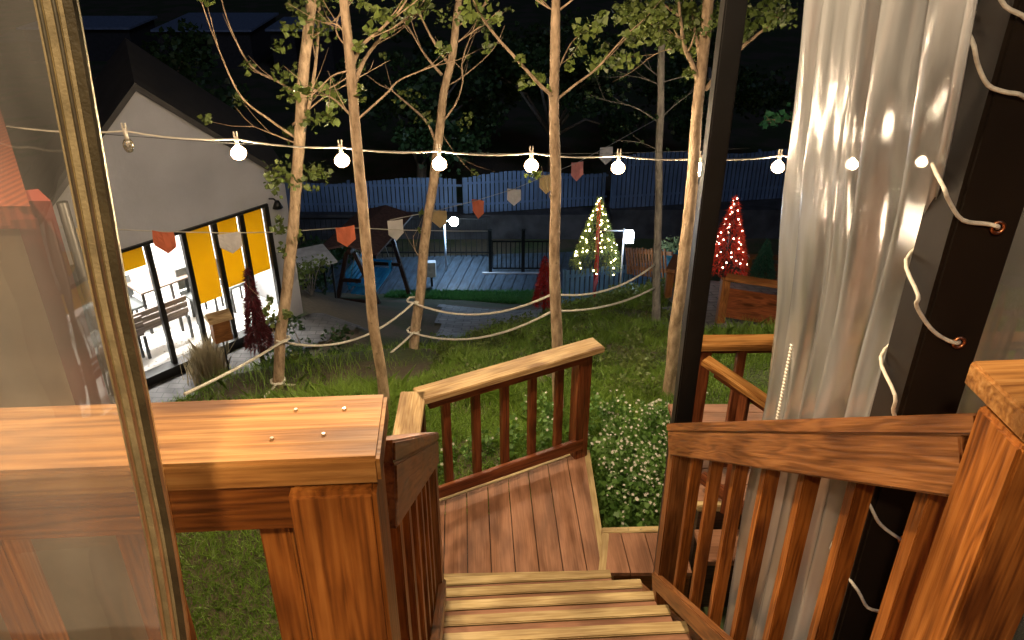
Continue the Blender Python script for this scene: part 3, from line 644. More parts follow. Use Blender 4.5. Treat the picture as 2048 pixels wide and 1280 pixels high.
tree('thin straight grey tree with sparse twigs right of centre, by the blue fence', 10,
     [(1312, 655), (1315, 500), (1318, 330), (1321, 200), (1323, 60), (1325, -100), (1327, -300)], .055, .035,
     [([(1318, 245), (1270, 215), (1210, 200), (1170, 185)], .010, .5), ([(1318, 240), (1350, 210), (1390, 180)], .009, .3), ([(1320, 170), (1280, 155), (1230, 148)], .008, .4), ([(1322, 165), (1360, 155), (1400, 145)], .008, .3), ([(1320, 155), (1290, 130), (1270, 110)], .008, .3), ([(1317, 300), (1280, 285), (1230, 280)], .006, .3), ([(1322, 60), (1360, 10), (1400, -50)], .012, .3), ([(1322, 60), (1280, 10), (1240, -50)], .012, .3)],
     [(1240, 205, 20, .5), (1280, 230, 14, .3), (1230, 150, 20, .4), (1250, 160, 16, .4), (1370, 195, 14, .3), (1370, 155, 14, .3), (1310, 235, 12, 0), (1280, 285, 10, .3), (1335, 300, 8, 0), (1320, 70, 30, 0), (1300, 20, 50, 0), (1350, 0, 50, .2), (1180, 195, 16, .4)], G, bark=M_BARKG, leaf=M_LEAFD, per=120)
tree('forked leafy tree right behind the black pole on the right', 6.3,
     [(1338, 775), (1346, 690), (1360, 590), (1374, 470), (1386, 350), (1394, 250), (1400, 170), (1410, 60), (1420, -60), (1435, -260)], .062, .036,
     [([(1398, 168), (1385, 130), (1368, 90), (1360, 30), (1350, -60)], .026, -.1), ([(1405, 150), (1395, 90), (1385, 30), (1380, -60)], .018, .1), ([(1410, 180), (1460, 120), (1500, 80), (1540, 50), (1570, 20)], .018, .2), ([(1366, 80), (1320, 55), (1280, 40)], .01, .1), ([(1362, 35), (1310, 0), (1260, -10)], .012, .1), ([(1372, 95), (1330, 100), (1290, 120)], .006, .1)],
     [(1340, 30, 40, 0), (1300, 25, 38, 0), (1255, 20, 28, 0), (1370, 45, 36, .1), (1390, 20, 40, .1), (1310, 70, 26, 0), (1275, 65, 24, .1), (1240, 35, 18, .1), (1390, 100, 20, .1), (1385, 70, 24, .1), (1350, 90, 22, .0), (1500, 25, 38, .2), (1550, 20, 38, .2), (1570, 35, 24, .2), (1470, 40, 26, .1), (1490, 70, 14, .1), (1380, 145, 12, 0), (1440, 10, 40, .1), (1350, -40, 60, 0), (1550, -60, 80, .2), (1400, -180, 100, 0), (1500, 55, 18, .2), (1330, 45, 30, .1), (1410, 50, 26, 0), (1285, 45, 26, 0)], G, per=520, lsize=.045)
# low green bough seen right, in front of the dark
tree('small bright green shrub-like tree beside the clear curtain', 12,
     [(1600, 470), (1598, 380), (1605, 280), (1602, 225)], .05, .02,
     [([(1602, 250), (1570, 240), (1530, 240)], .015, 0)], [(1545, 240, 18, 0), (1575, 230, 22, 0), (1600, 220, 26, 0), (1640, 230, 40, 0), (1530, 245, 8, 0)], 'trees beyond the garden', leaf=mat_leaf('bright_leaf', (.03, .14, .05), (.08, .3, .12)), per=130, lsize=.09, name='small_tree')
# dark background trees
def bigtree(label, x, y, h, rad, seed, leaf=M_LEAFD):
    z = float(hgt(x, y)); root = empty('dark_tree', (x, y, z), label, 'tree', 'dark trees beyond the white fence')
    r_ = random.Random(seed)
    bm = bmesh.new(); tubebm(bm, [Vector((x, y, z-.1)), Vector((x+.1, y, z+h*.4)), Vector((x-.1, y+.1, z+h*.8))], [.22, .16, .06], 8)
    cl = []
    for _ in range(10):
        a_ = r_.uniform(0, 6.28); rr_ = rad*r_.uniform(.5, 1); zz = z+h*r_.uniform(.35, 1)
        e = Vector((x+math.cos(a_)*rr_, y+math.sin(a_)*rr_, zz)); tubebm(bm, [Vector((x, y, z+h*.3)), (Vector((x, y, z+h*.5))+e)/2, e], [.07, .05, .02], 6)
        cl.append((e, rad*r_.uniform(.25, .5)))
        for _ in range(3): cl.append((e+Vector((r_.uniform(-1, 1), r_.uniform(-1, 1), r_.uniform(-.7, .7)))*rad*.45, rad*r_.uniform(.12, .3)))
    link('trunk', fin(bm, True), M_BARKG, root); leaves('crown', cl, 1, 260, .17, leaf, root)
bigtree('dark bushy tree beyond the fence, behind the left middle trees', -3.2, 27, 5.2, 2.6, 1)
bigtree('dark tree beyond the fence, behind the middle of the picture', 1.5, 30, 5.5, 2.6, 2)
bigtree('dark tree far back behind the right-hand grey tree', 7.5, 31, 5, 2.4, 3)
bigtree('dark tree by the gable roof at the far left', -11, 24, 6, 2.4, 4)
bigtree('dark tree beyond the clear curtain at the far right', 14, 25, 6, 2.6, 5)
# grass --------------------------------------------------------------
M_GRASS = mat_leaf('grass_blade', (.09, .18, .022), (.26, .40, .06), .35)
M_GRASSN = mat_leaf('lawn_blade', (.12, .24, .03), (.28, .44, .07), .35)
def grass(name, X, Y, Z, h, w, mat, lean=.5):
    n = len(X); P = np.stack([X, Y, Z], -1)
    a = rng.random(n)*6.283; s = np.stack([np.cos(a), np.sin(a), np.zeros(n)], -1)
    l = rng.normal(size=(n, 2))*lean; H = h*(.4+.9*rng.random(n)); 
    mid = P+np.stack([l[:, 0]*H*.3, l[:, 1]*H*.3, H*.55], -1); tip = P+np.stack([l[:, 0]*H, l[:, 1]*H, H*.95], -1)
    W = (w*(.6+.8*rng.random(n)))[:, None]
    v = np.stack([P-s*W, P+s*W, mid+s*W*.8, tip, mid-s*W*.8], 1)
    o = link(name, fast(v, 5), mat); return tag(o, kind='stuff')
def region(n, x0, x1, y0, y1, near=1.0):
    u = rng.random(n); Y = y0+(y1-y0)*u**near
    X = x0+(x1-x0)*rng.random(n); return X, Y
def noise2(X, Y, s, ox=0):
    return np.sin(X*s+1.3*np.sin(Y*s*.7+ox))*np.cos(Y*s*1.1+1.7*np.sin(X*s*.6+ox))
# lawn under the left rail and round the landing
X, Y = region(110000, -3.2, 3.2, 2.2, 5.4)
k = ~((X > -1.3) & (X < 1.05) & (Y < 4.05)) & ~((X > -1.3) & (X < .55) & (Y < 4.55) & (Y < fl.y+.52*(X-fl.x)+.05)) & ~((X > .95) & (X < 2.95) & (Y > 3.1) & (Y < 4.4))
X, Y = X[k], Y[k]
tag(grass('lawn', X, Y, hgt(X, Y), .055+.05*np.clip((Y-4.0), 0, 1), .0028, M_GRASSN, .7), 'short bright lawn grass under the decks', 'grass')
# slope grass
def inframe(X, Y, Z, m=.12):
    zc = Y*ct-(Z-CZ)*st; px = X/zc*F; py = -(Y*st+(Z-CZ)*ct)/zc*F
    return (np.abs(px) < 1024*(1+m*2)) & (py < 640*1.3)
X, Y = region(330000, -6, 8, 4.6, 15.5, 1.35)
Z = hgt(X, Y); u_ = (X-bP1.x)*bu.x+(Y-bP1.y)*bu.y; n_ = (X-bP1.x)*bn.x+(Y-bP1.y)*bn.y
dens = noise2(X, Y, .9)*.5+.5
k = inframe(X, Y, Z) & ~(n_ > -1.5) & ~((X > .95) & (X < 2.95) & (Y < 4.4)) & ((X > -1.2+.15*(Y-5)) | (rng.random(len(X)) < .25*dens) | (Y < 6.0))
# path and patio stay clear
g0 = [(p.x, p.y) for p in pp]; 
def inpoly(X, Y, P):
    c_ = np.zeros(X.shape, bool); j = len(P)-1
    for i in range(len(P)):
        xi, yi = P[i]; xj, yj = P[j]; c_ ^= ((yi > Y) != (yj > Y)) & (X < (xj-xi)*(Y-yi)/(yj-yi+1e-9)+xi); j = i
    return c_
k &= ~inpoly(X, Y, g0) & ~inpoly(X, Y, [(p.x, p.y) for p in tp])
k &= ~((X > 1.1) & (X < 2.2) & (Y > 8.0-1.2*(X-1.1)) & (Y < 8.7-1.2*(X-1.1)))
k &= (noise2(X, Y, 2.2, 3) > -.75)
X, Y, Z = X[k], Y[k], Z[k]
hh = .13+.07*noise2(X, Y, 1.7, 1)+.05*noise2(X, Y, 4.1, 2)
tag(grass('slope_grass', X, Y, Z-.01, np.clip(hh, .05, .3), .0035, M_GRASS, .45), 'long rough grass on the slope behind the landing', 'grass')
# far lawn strip by the boardwalk
X, Y = region(50000, -3.4, 1.6, 16.0, 20.5); k = (Y > 18.0-.45*(X+1)); X, Y = X[k], Y[k]
tag(grass('far_lawn', X, Y, hgt(X, Y), .10, .008, mat_leaf('far_lawn_blade', (.03, .13, .03), (.08, .26, .06)), .5), 'bright green lawn strip in front of the boardwalk', 'grass')  # far lawn blades have their own deeper green
# weeds with broad leaves on the slope
cl = []
for _ in range(150):
    px, py = random.uniform(860, 1330), random.uniform(620, 800); D_ = 5.2+ (840-py)/240*7*random.uniform(.8, 1.1)
    x = (px-1024)/F*D_*1.15; z = float(hgt(x, D_)); cl.append((Vector((x, D_, z+.08)), random.uniform(.06, .16)))
tag(leaves('weeds', cl, 1, 500, .035, M_LEAF, None, .9), 'leafy weeds growing among the slope grass', 'weeds', kind='stuff')
cl = []
for _ in range(60):
    px, py = random.uniform(1120, 1330), random.uniform(600, 640); D_ = random.uniform(11.5, 13.5); x = (px-1024)/F*D_*1.15; z = float(hgt(x, D_)); cl.append((Vector((x, D_, z+.1)), random.uniform(.1, .25)))
tag(leaves('hill_bush', cl, 1, 300, .05, M_LEAF, None, .8), 'bushy undergrowth on the crest in front of the blue fence', 'undergrowth', kind='stuff')
# flowers
M_PETAL = mat_plain('white_petal', (.75, .72, .62), .6, 0, .1, 10, 0)
def flowers(label, cents, h, nplant, nfl, leafm):
    root = empty('flower_patch', cents[0][0], label, 'flowers'); 
    lp = []; fv = []; st_ = bmesh.new()
    for cpt, rr_ in cents:
        for _ in range(nplant):
            a_ = random.uniform(0, 6.28); r_ = rr_*math.sqrt(random.random()); x = cpt.x+math.cos(a_)*r_; y = cpt.y+math.sin(a_)*r_; z = float(hgt(x, y)); hh_ = h*random.uniform(.65, 1.1)
            top = Vector((x+random.uniform(-.04, .04), y+random.uniform(-.04, .04), z+hh_)); tubebm(st_, [Vector((x, y, z)), top], .0022, 4, False)
            for f in (.2, .45, .65, .85): lp.append((Vector((x, y, z)).lerp(top, f), .06))
            for _ in range(nfl):
                c_ = top+Vector((random.uniform(-.04, .04), random.uniform(-.04, .04), random.uniform(-.07, .025))); s_ = random.uniform(.006, .011)
                q = Vector((0, 0, 1)).rotation_difference(Vector((random.uniform(-.7, .7), random.uniform(-1, .2), 1)).normalized())
                for k_ in range(5):
                    t0 = k_*1.2566
                    w = [Vector((0, 0, 0)), Vector((math.cos(t0-.4)*s_*.8, math.sin(t0-.4)*s_*.8, .002)), Vector((math.cos(t0)*s_*1.2, math.sin(t0)*s_*1.2, .001)), Vector((math.cos(t0+.4)*s_*.8, math.sin(t0+.4)*s_*.8, .002))]
                    fv.append([tuple(c_+q @ v_) for v_ in w])
    link('stems', fin(st_), leafm, root)['kind'] = 'stuff'
    leaves('foliage', lp, 1, 160, .036, leafm, root, 1.2)['kind'] = 'stuff'
    link('blossoms', fast(np.array(fv), 4), M_PETAL, root)['kind'] = 'stuff'
M_FLF = mat_leaf('flower_foliage', (.06, .15, .03), (.20, .37, .08))
f1 = [(Vector((x, y, -2.25)), .20) for x, y in ((.80, 4.22), (.95, 4.45), (.72, 4.55), (1.12, 4.72), (.85, 4.85), (.98, 4.18), (.80, 3.98))]
flowers('tall clump of small white daisies between the landing and the right stair railing', f1, .50, 36, 2, M_FLF)
f2 = [(Vector((x, y, -2.25)), .22) for x, y in ((.45, 5.0), (.15, 4.9), (-.15, 4.8), (.6, 5.3), (-.4, 4.7), (.3, 5.3))]
flowers('looser white daisies seen between the balusters of the landing railing', f2, .28, 6, 1, M_FLF)
f3 = [(Vector((x, y, -2.25)), .3) for x, y in ((1.35, 4.75), (1.75, 4.8), (1.2, 5.0))]
flowers('white daisies behind the side deck railing, right of the black pole', f3, .42, 24, 2, M_FLF)
# ivy clumps and shrubs near the swing and cafe
def shrub(label, px, py, D, w, h, leafm, n=9, name='shrub', ls=.06, per=300, group=None):
    p = at(px, py, D); z = float(hgt(p.x, p.y)); root = empty(name, (p.x, p.y, z), label, 'shrub', group)
    cl = []; bm = bmesh.new()
    for _ in range(n):
        e = Vector((p.x+random.uniform(-w, w)*.5, p.y+random.uniform(-w, w)*.5, z+h*random.uniform(.25, 1))); cl.append((e, w*random.uniform(.18, .3)))
        tubebm(bm, [Vector((p.x, p.y, z-.02)), (Vector((p.x, p.y, z+h*.3))+e)/2, e], [.012, .009, .004], 5)
    link('stems', fin(bm), M_BARKG, root); leaves('foliage', cl, 1, per, ls, leafm, root)
shrub('round green shrub right of the cafe wall, left of the swing', 625, 590, 14, .8, .9, M_LEAF)
shrub('dark low bush at the foot of the ivy-covered tree', 610, 690, 9.5, .8, .5, M_LEAFD)
shrub('dark shrub behind the swing seat by the boardwalk', 640, 520, 20, 1.6, 1.2, M_LEAFD, 12, ls=.1)
# pampas grass clump by cafe windows
p = bP1+bu*.75-bn*.55; X = p.x+rng.normal(size=1500)*.10; Y = p.y+rng.normal(size=1500)*.10
o = grass('pampas_grass', X, Y, hgt(X, Y), .62, .004, mat_leaf('straw_blade', (.20, .15, .07), (.42, .34, .2)), .16); o['label'] = 'straw-coloured clump of tall ornamental grass in front of the cafe windows'; o['category'] = 'plant'; del o['kind']
# ------------------------------------------------------------------ rope fence between the trees
def rp(px, py, D): return at(px, py, D)
T1u, T1l = rp(563, 684, 7.14), rp(553, 768, 7.14)
T3u, T3l = rp(826, 606, 8.52), rp(826, 666, 8.52)
T4u, T4l = rp(1100, 590, 5.9), rp(1100, 622, 5.9)
T4u = rp(1105, 588, 7.5); T4l = rp(1105, 622, 7.5)
T5u, T5l = rp(1308, 530, 9.93), rp(1308, 576, 9.93)
def knot(c_, r): return [c_+Vector((math.cos(a_)*r, math.sin(a_)*r, random.uniform(-.01, .01))) for a_ in [i*.785 for i in range(9)]]
up_ = sag(rp(370, 788, 4.6), T1u, .02)+knot(T1u+Vector((0, .06, 0)), .07)+sag(T1u, T3u, .24)+knot(T3u+Vector((0, .08, 0)), .08)+sag(T3u, T4u, .2)+sag(T4u, T5u, .16)
lo_ = sag(rp(480, 830, 5.6), T1l, .03)+knot(T1l+Vector((0, .06, 0)), .075)+sag(T1l, T3l, .25)+knot(T3l+Vector((0, .08, 0)), .08)+sag(T3l, T4l, .2)+sag(T4l, T5l, .1)
ropemesh('rope', up_, .013, 'upper thick white rope strung from tree to tree'); ropemesh('rope', lo_, .013, 'lower thick white rope strung from tree to tree nearer the grass')
# ------------------------------------------------------------------ string lights
M_BULB = mat_emit('lit_bulb', (1, .74, .46), 330)
_nt = M_BULB.node_tree; _lw = N(_nt, 'ShaderNodeLayerWeight', i_Blend=.35); _r1 = ramp(_nt, [(.0, (1, .80, .56)), (.45, (1, .70, .38)), (.9, (1, .42, .12))]); _mr = N(_nt, 'ShaderNodeMapRange')
_mr.inputs[1].default_value = .05; _mr.inputs[2].default_value = .5; _mr.inputs[3].default_value = 420; _mr.inputs[4].default_value = .6
_nt.links.new(_lw.outputs['Facing'], _r1.inputs['Fac']); _nt.links.new(_lw.outputs['Facing'], _mr.inputs[0])
_nt.links.new(_r1.outputs[0], _nt.nodes['Principled BSDF'].inputs['Emission Color']); _nt.links.new(_mr.outputs[0], _nt.nodes['Principled BSDF'].inputs['Emission Strength'])
m, nt, b = newmat('clear_bulb_glass'); b.inputs['Transmission Weight'].default_value = .9; b.inputs['Roughness'].default_value = .05; b.inputs['Base Color'].default_value = (1, .9, .7, 1); M_CLEARB = m
z0c = 5.6; bulbs = []
sl = empty('string_lights', (0, 6.1, -.1), 'string of warm round bulbs hanging across the garden in front of the trees', 'string lights')
for kq in range(-1, 11):
    zc = z0c*(1+.0325*kq); xo = (-774+204.5*kq)/(1+.0325*kq)
    py = {0: 262, 1: 278, 2: 294, 3: 302, 4: 306, 5: 311, 6: 316, 7: 311, 8: 306, 9: 302, 10: 296, -1: 252}[kq]
    r = ray(1024+xo, py); p = Vector((0, 0, CZ))+r*(zc/1.0); bulbs.append((kq, p))
wire = []
for (k0, p0), (k1, p1) in zip(bulbs, bulbs[1:]): wire += sag(p0, p1, .025, 6)[:-1]
wire.append(bulbs[-1][1])
tube('cable', wire, .0065, M_WIRE, sl, 6)
M_CLIP = mat_plain('pale_socket', (.55, .5, .42), .5, 0, .1)
for kq, p in bulbs:
    if kq == -1: continue
    bm = bmesh.new()
    prof = [(.0, -.155), (.030, -.149), (.050, -.132), (.060, -.107), (.054, -.080), (.036, -.060), (.017, -.050), (.014, -.04)]
    if kq == 0: prof = [(r_*.62, z_) for r_, z_ in prof]
    rings = [[bm.verts.new((p.x+r_*math.cos(i*.3927), p.y+r_*math.sin(i*.3927), p.z+z_)) for i in range(16)] if r_ > 0 else [bm.verts.new((p.x, p.y, p.z+z_))] for r_, z_ in prof]
    for i in range(16): bm.faces.new((rings[0][0], rings[1][i-1], rings[1][i]))
    for ra, rb_ in zip(rings[1:], rings[2:]):
        for i in range(16): bm.faces.new((ra[i-1], ra[i], rb_[i], rb_[i-1]))
    bmesh.ops.recalc_face_normals(bm, faces=bm.faces[:])
    bo = link('light_bulb', fin(bm, True), M_CLEARB if kq == 0 else M_BULB, sl)
    if kq == 0: bo['label'] = 'unlit clear bulb at the left end of the string'
    bm = bmesh.new(); tubebm(bm, [p+Vector((0, 0, -.06)), p+Vector((0, 0, -.0)), p+Vector((0, 0, .02))], [.015, .014, .011], 10)
    link('socket', fin(bm, True), M_CLIP, bo)
    bm = bmesh.new()
    for sx in (-.011, .011): boxbm(bm, (p.x+sx-.004, p.y-.006, p.z-.02), (p.x+sx+.004, p.y+.006, p.z+.055))
    link('clip', fin(bm), M_CLIP, bo)
wz = tube('support_wire', sag(at(-60, 245, 5.2), at(1500, 296, 7.6), .12, 16), .002, M_BLACK); tag(wz, 'hair-thin dark wire running just above the string lights', 'wire')
# ------------------------------------------------------------------ bunting
FC = {'o': mat_plain('orange_flag', (.75, .19, .09), .8, 0, .08), 'w': mat_plain('white_flag', (.62, .58, .55), .8, 0, .08), 'y': mat_plain('yellow_flag', (.72, .5, .22), .8, 0, .08), 'p': mat_plain('pink_flag', (.70, .26, .22), .8, 0, .08)}
def bunting(label, cordpts, flags):
    root = empty('bunting', cordpts[0], label, 'bunting', 'flag strings in the garden'); tube('cord', cordpts, .006, M_WIRE, root, 6)
    for colr, px, py, D, w, h in flags:
        c_ = at(px, py, D); s_ = D*1.12/F; W_ = w*s_/2; H_ = h*s_
        yaw = random.uniform(-.5, .5); bm = bmesh.new(); cs, sn_ = math.cos(yaw), math.sin(yaw)
        g = []
        for j in range(5):
            v_ = j/4
            for i in range(5):
                u = (i/4-.5)*2; lim = 1 if v_ <= .6 else None
                z_ = -v_*H_*(1 if abs(u) < .01 else (1-.36*abs(u))); 
                bx = u*W_; by = .03*math.sin(u*2+v_*3+px)*W_*4
                g.append(bm.verts.new((c_.x+bx*cs-by*sn_, c_.y+bx*sn_+by*cs, c_.z+z_)))
        for j in range(4):
            for i in range(4): bm.faces.new((g[j*5+i], g[j*5+i+1], g[(j+1)*5+i+1], g[(j+1)*5+i]))
        o = link('flag', fin(bm), FC[colr], root); md = o.modifiers.new('t', 'SOLIDIFY'); md.thickness = .002
        o['label'] = {'o': 'orange', 'w': 'white', 'y': 'pale yellow', 'p': 'pink'}[colr]+' pennant'
bunting('nearer string of orange and white pennants in front of the cafe windows', [at(60, 450, 7.6), at(165, 456, 7.8), at(325, 463, 8.1), at(458, 466, 8.5), at(560, 464, 8.8), at(690, 455, 9.4), at(800, 460, 10), at(905, 462, 11), at(975, 462, 12)],
        [('y', 165, 456, 7.8, 42, 50), ('o', 325, 463, 8.0, 46, 48), ('w', 458, 466, 8.5, 42, 44), ('o', 690, 453, 9.2, 36, 44), ('w', 790, 440, 10.5, 30, 44)])
bunting('farther string of pennants climbing up to the right past the middle tree', [at(780, 440, 10.5), at(878, 420, 13), at(956, 400, 14), at(1028, 378, 15), at(1095, 350, 16), at(1155, 325, 16.5), at(1213, 294, 17), at(1310, 240, 17.5)],
        [('y', 878, 420, 13, 30, 38), ('o', 956, 400, 14, 26, 38), ('w', 1028, 378, 15, 26, 34), ('y', 1093, 350, 16, 26, 38), ('p', 1155, 324, 16.5, 24, 38), ('w', 1213, 294, 17, 24, 34)])
# ------------------------------------------------------------------ cafe building
def bld(u, n, h): return bP1+bu*u+bn*n+Vector((0, 0, h))
def hit(px, py):
    r = ray(px, py); o_ = Vector((0, 0, CZ)); s = ((bP1-o_).dot(bn))/r.dot(bn); p = o_+r*s
    return (p-bP1).dot(bu), p.z-bP1.z
posts_u = [hit(*p)[0] for p in ((172, 640), (322, 610), (393, 600), (452, 580), (503, 560), (549, 530))]
wtop = hit(318, 481)[1]; apu, aph = hit(272, 180); eru, erh = hit(556, 352); wend = hit(597, 560)[0]; elu, elh = hit(180, 285)
slope = (aph-erh)/(eru-apu)
MB = Matrix((Vector(bu), Vector(bn), Vector((0, 0, 1)))).transposed().to_4x4(); MB.translation = bP1
M_STUCCO = mat_plain('grey_stucco', (.48, .48, .50), .9, 0, .12, 1.2, .5)
M_ROOF = mat_plain('dark_metal_roof', (.055, .052, .05), .6, 0, .2, 3, .1)
M_WHITE = mat_plain('white_interior', (.8, .79, .76), .6, 0, .03)
cafe = empty('cafe_building', bP1, 'grey gabled cafe with yellow blinds and a brightly lit glazed front on the left', 'building')
wl = min(apu-(aph-wtop-.40)/slope, posts_u[0]-.35)
aph_l = aph
hr = lambda u: aph-abs(u-apu)*slope if u > apu else aph-(apu-u)*(aph-wtop-.40)/(apu-wl)
# front gable wall above the windows + side piece right of the windows
def prism(name, poly, n0, n1, mat, parent):
    bm = bmesh.new(); a_ = [bm.verts.new((u, n0, h)) for u, h in poly]; b_ = [bm.verts.new((u, n1, h)) for u, h in poly]
    bm.faces.new(a_); bm.faces.new(b_[::-1])
    for i in range(len(poly)): bm.faces.new((a_[i], b_[i], b_[(i+1) % len(poly)], a_[(i+1) % len(poly)]))
    bmesh.ops.recalc_face_normals(bm, faces=bm.faces[:]); return link(name, fin(bm), mat, parent, MB)
ue = max(wend, eru+.02)
prism('gable_wall', [(wl, wtop+.045), (posts_u[-1]+.04, wtop+.045), (posts_u[-1]+.04, 0), (ue, 0), (ue, hr(ue)), (apu, aph), (wl, hr(wl))], 0, .12, M_STUCCO, cafe)
sk = .45; DEP = 3.0
bm = bmesh.new()
def roofslab(pA, pB):
    t_ = .10; q = []
    for n_, zo in ((-.06, 0), (DEP, 0)):
        for (u, h) in (pA, pB):
            q.append((u+sk*n_, n_, h)); 
    up = [bm.verts.new((x, y, z+t_)) for x, y, z in q]; lo = [bm.verts.new((x, y, z+.003)) for x, y, z in q]
    for f in ((up[0], up[1], up[3], up[2]), (lo[0], lo[2], lo[3], lo[1]), (up[0], lo[0], lo[1], up[1]), (up[2], up[3], lo[3], lo[2]), (up[0], up[2], lo[2], lo[0]), (up[1], lo[1], lo[3], up[3])): bm.faces.new(f)
roofslab((apu, aph), (ue+.15, hr(ue+.15))); roofslab((wl-.2, hr(wl-.2)), (apu, aph))
bmesh.ops.recalc_face_normals(bm, faces=bm.faces[:]); link('roof', fin(bm), M_ROOF, cafe, MB)
boxes('side_wall', [((ue-.12, .12, 0), (ue, 2.9, hr(ue)-.05))], M_STUCCO, cafe, MB)
boxes('interior_wall', [((wl, 2.8, 0), (ue-.13, 2.9, wtop+.2))], M_WHITE, cafe, MB)
boxes('interior_ceiling', [((wl, .13, wtop+.06), (ue-.13, 2.8, wtop+.1))], M_WHITE, cafe, MB)
m, nt, b = newmat('pebble_floor'); L = nt.links
tc = N(nt, 'ShaderNodeTexCoord'); vo = N(nt, 'ShaderNodeTexVoronoi', i_Scale=14.); L.new(tc.outputs['Object'], vo.inputs['Vector'])
r_ = ramp(nt, [(.12, (.25, .22, .18)), (.3, (.8, .79, .76))]); L.new(vo.outputs['Distance'], r_.inputs['Fac']); L.new(r_.outputs[0], b.inputs['Base Color']); b.inputs['Roughness'].default_value = .4
boxes('interior_floor', [((wl, .1, -.1), (ue-.13, 2.8, .02))], m, cafe, MB)
boxes('plinth', [((wl, -.10, -.25), (posts_u[-1]+.1, .1, .10))], M_BLACK, cafe, MB)
fr0 = boxes('window_frame', [((u-.035, -.035, .10), (u+.035, .04, wtop)) for u in posts_u+[wl+.1]] + [((wl, -.03, wtop+.002), (posts_u[-1]+.035, .03, wtop+.04))], M_BLACK, cafe, MB)
m, nt, b = newmat('window_glass'); L = nt.links; nt.nodes.remove(b); T = N(nt, 'ShaderNodeBsdfTransparent'); Gx = N(nt, 'ShaderNodeBsdfGlossy', i_Roughness=.02); mxs = N(nt, 'ShaderNodeMixShader'); mxs.inputs[0].default_value = .06
L.new(T.outputs[0], mxs.inputs[1]); L.new(Gx.outputs[0], mxs.inputs[2]); L.new(mxs.outputs[0], nt.nodes['Material Output'].inputs['Surface']); M_GLASS = m
allp = [wl+.1]+posts_u
for u0, u1 in zip(allp, allp[1:]): boxes('window_pane', [((u0+.036, -.003, .10), (u1-.036, .003, wtop-.002))], M_GLASS, cafe, MB)
m, nt, b = newmat('yellow_blind'); L = nt.links
b.inputs['Base Color'].default_value = (.62, .43, .012, 1); b.inputs['Roughness'].default_value = .8; tr = N(nt, 'ShaderNodeBsdfTranslucent'); tr.inputs[0].default_value = (.62, .42, .01, 1)
mxs = N(nt, 'ShaderNodeMixShader'); mxs.inputs[0].default_value = .5; L.new(b.outputs[0], mxs.inputs[1]); L.new(tr.outputs[0], mxs.inputs[2]); L.new(mxs.outputs[0], nt.nodes['Material Output'].inputs['Surface']); M_BLIND = m
for (u0, u1), hb in zip(zip(posts_u, posts_u[1:]), (wtop-.30, None, hit(425, 603)[1], hit(475, 572)[1], hit(530, 545)[1])):
    if hb is not None: boxes('blind', [((u0+.045, .05, hb), (u1-.045, .056, wtop-.01))], M_BLIND, cafe, MB)
boxes('blind', [((wl+.16, .05, wtop-.32), (posts_u[0]-.045, .056, wtop-.01))], M_BLIND, cafe, MB)
# interior ceiling lamps (lit)
M_LAMP = mat_emit('interior_lamp', (1, .96, .9), 80)
for u in (wl+.6, .5, 1.6, 2.6): boxes('ceiling_lamp', [((u-.3, 1.2, wtop+.03), (u+.3, 1.8, wtop+.055))], M_LAMP, cafe, MB)
# interior furniture
def furn(name, label, cat, lst, mat, parts, group=None):
    root = empty(name, bld(*parts, 0), label, cat, group)
    for pn_, bxs, mt in lst: boxes(pn_, bxs, mt, root, MB @ Matrix.Translation((parts[0], parts[1], .02)))
    return root
M_GREYW = mat_wood('grey_bench_wood', (.10, .075, .06), (.17, .13, .11), (.22, .17, .15), knots=False)
M_GREYC = mat_plain('grey_seat', (.12, .13, .13), .7)
for i, (u, n_) in enumerate(((-.0, .55), (.75, .65))):
    lbl = ['slatted grey wooden bench inside the cafe, behind the left glass bay', 'slatted grey wooden bench inside the cafe, behind the second glass bay'][i]
    rt = furn('bench', lbl, 'bench', [('seat', [((-.42, 0, .38), (.42, .08, .42)), ((-.42, .1, .38), (.42, .18, .42)), ((-.42, .2, .38), (.42, .28, .42)), ], M_GREYW), ('backrest', [((-.42, -.06, .45+.1*k_), (.42, -.03, .53+.1*k_)) for k_ in range(3)], M_GREYW)]
              + [('leg', [((x-.02, y, 0), (x+.02, y+.04, .38))], M_BLACK) for x in (-.4, .4) for y in (-.05, .24)], None, (u, n_), 'benches in the cafe')
for i, (u, n_) in enumerate(((-.9, 1.6), (.25, 2.2), (1.15, 1.5))):
    lbl = ['white-topped cafe table at the left end of the glazed room', 'cafe table beside the tall chairs in the middle of the glazed room', 'cafe table behind the second glass bay'][i]
    furn('table', lbl, 'table', [('table_top', [((-.4, -.35, .70), (.4, .35, .73))], M_GREYW)]+[('leg', [((x-.02, y-.02, 0), (x+.02, y+.02, .7))], M_BLACK) for x in (-.36, .36) for y in (-.3, .3)], None, (u, n_), 'tables in the cafe')
for i, (u, n_) in enumerate(((-1.2, .8), (.65, 1.5), (.9, 2.6), (2.2, 1.0), (2.9, 1.0), (1.6, 1.1))):
    lbl = ['dark chair in the cafe near the brass zip', 'dark chair with slanted back behind the second glass bay', 'dark chair deep inside the cafe', 'dark chair behind the fourth glass bay', 'dark chair behind the last glass bay', 'dark chair behind the third yellow blind'][i]
    furn('chair', lbl, 'chair', [('seat', [((-.2, -.2, .42), (.2, .2, .46))], M_GREYC), ('backrest', [((-.2, .17, .5), (.2, .2, .85))], M_GREYC)]+[('leg', [((x-.015, y-.015, 0), (x+.015, y+.015, .42))], M_BLACK) for x in (-.18, .18) for y in (-.18, .18)], None, (u, n_), 'chairs in the cafe')
# wall picture (blue) inside second bay
o = boxes('picture', [((.2, 2.76, 1.2), (1.1, 2.79, 1.9))], mat_plain('blue_print', (.15, .35, .65), .5), None, MB); tag(o, 'plain blue picture on the far cafe wall behind the second bay', 'picture')
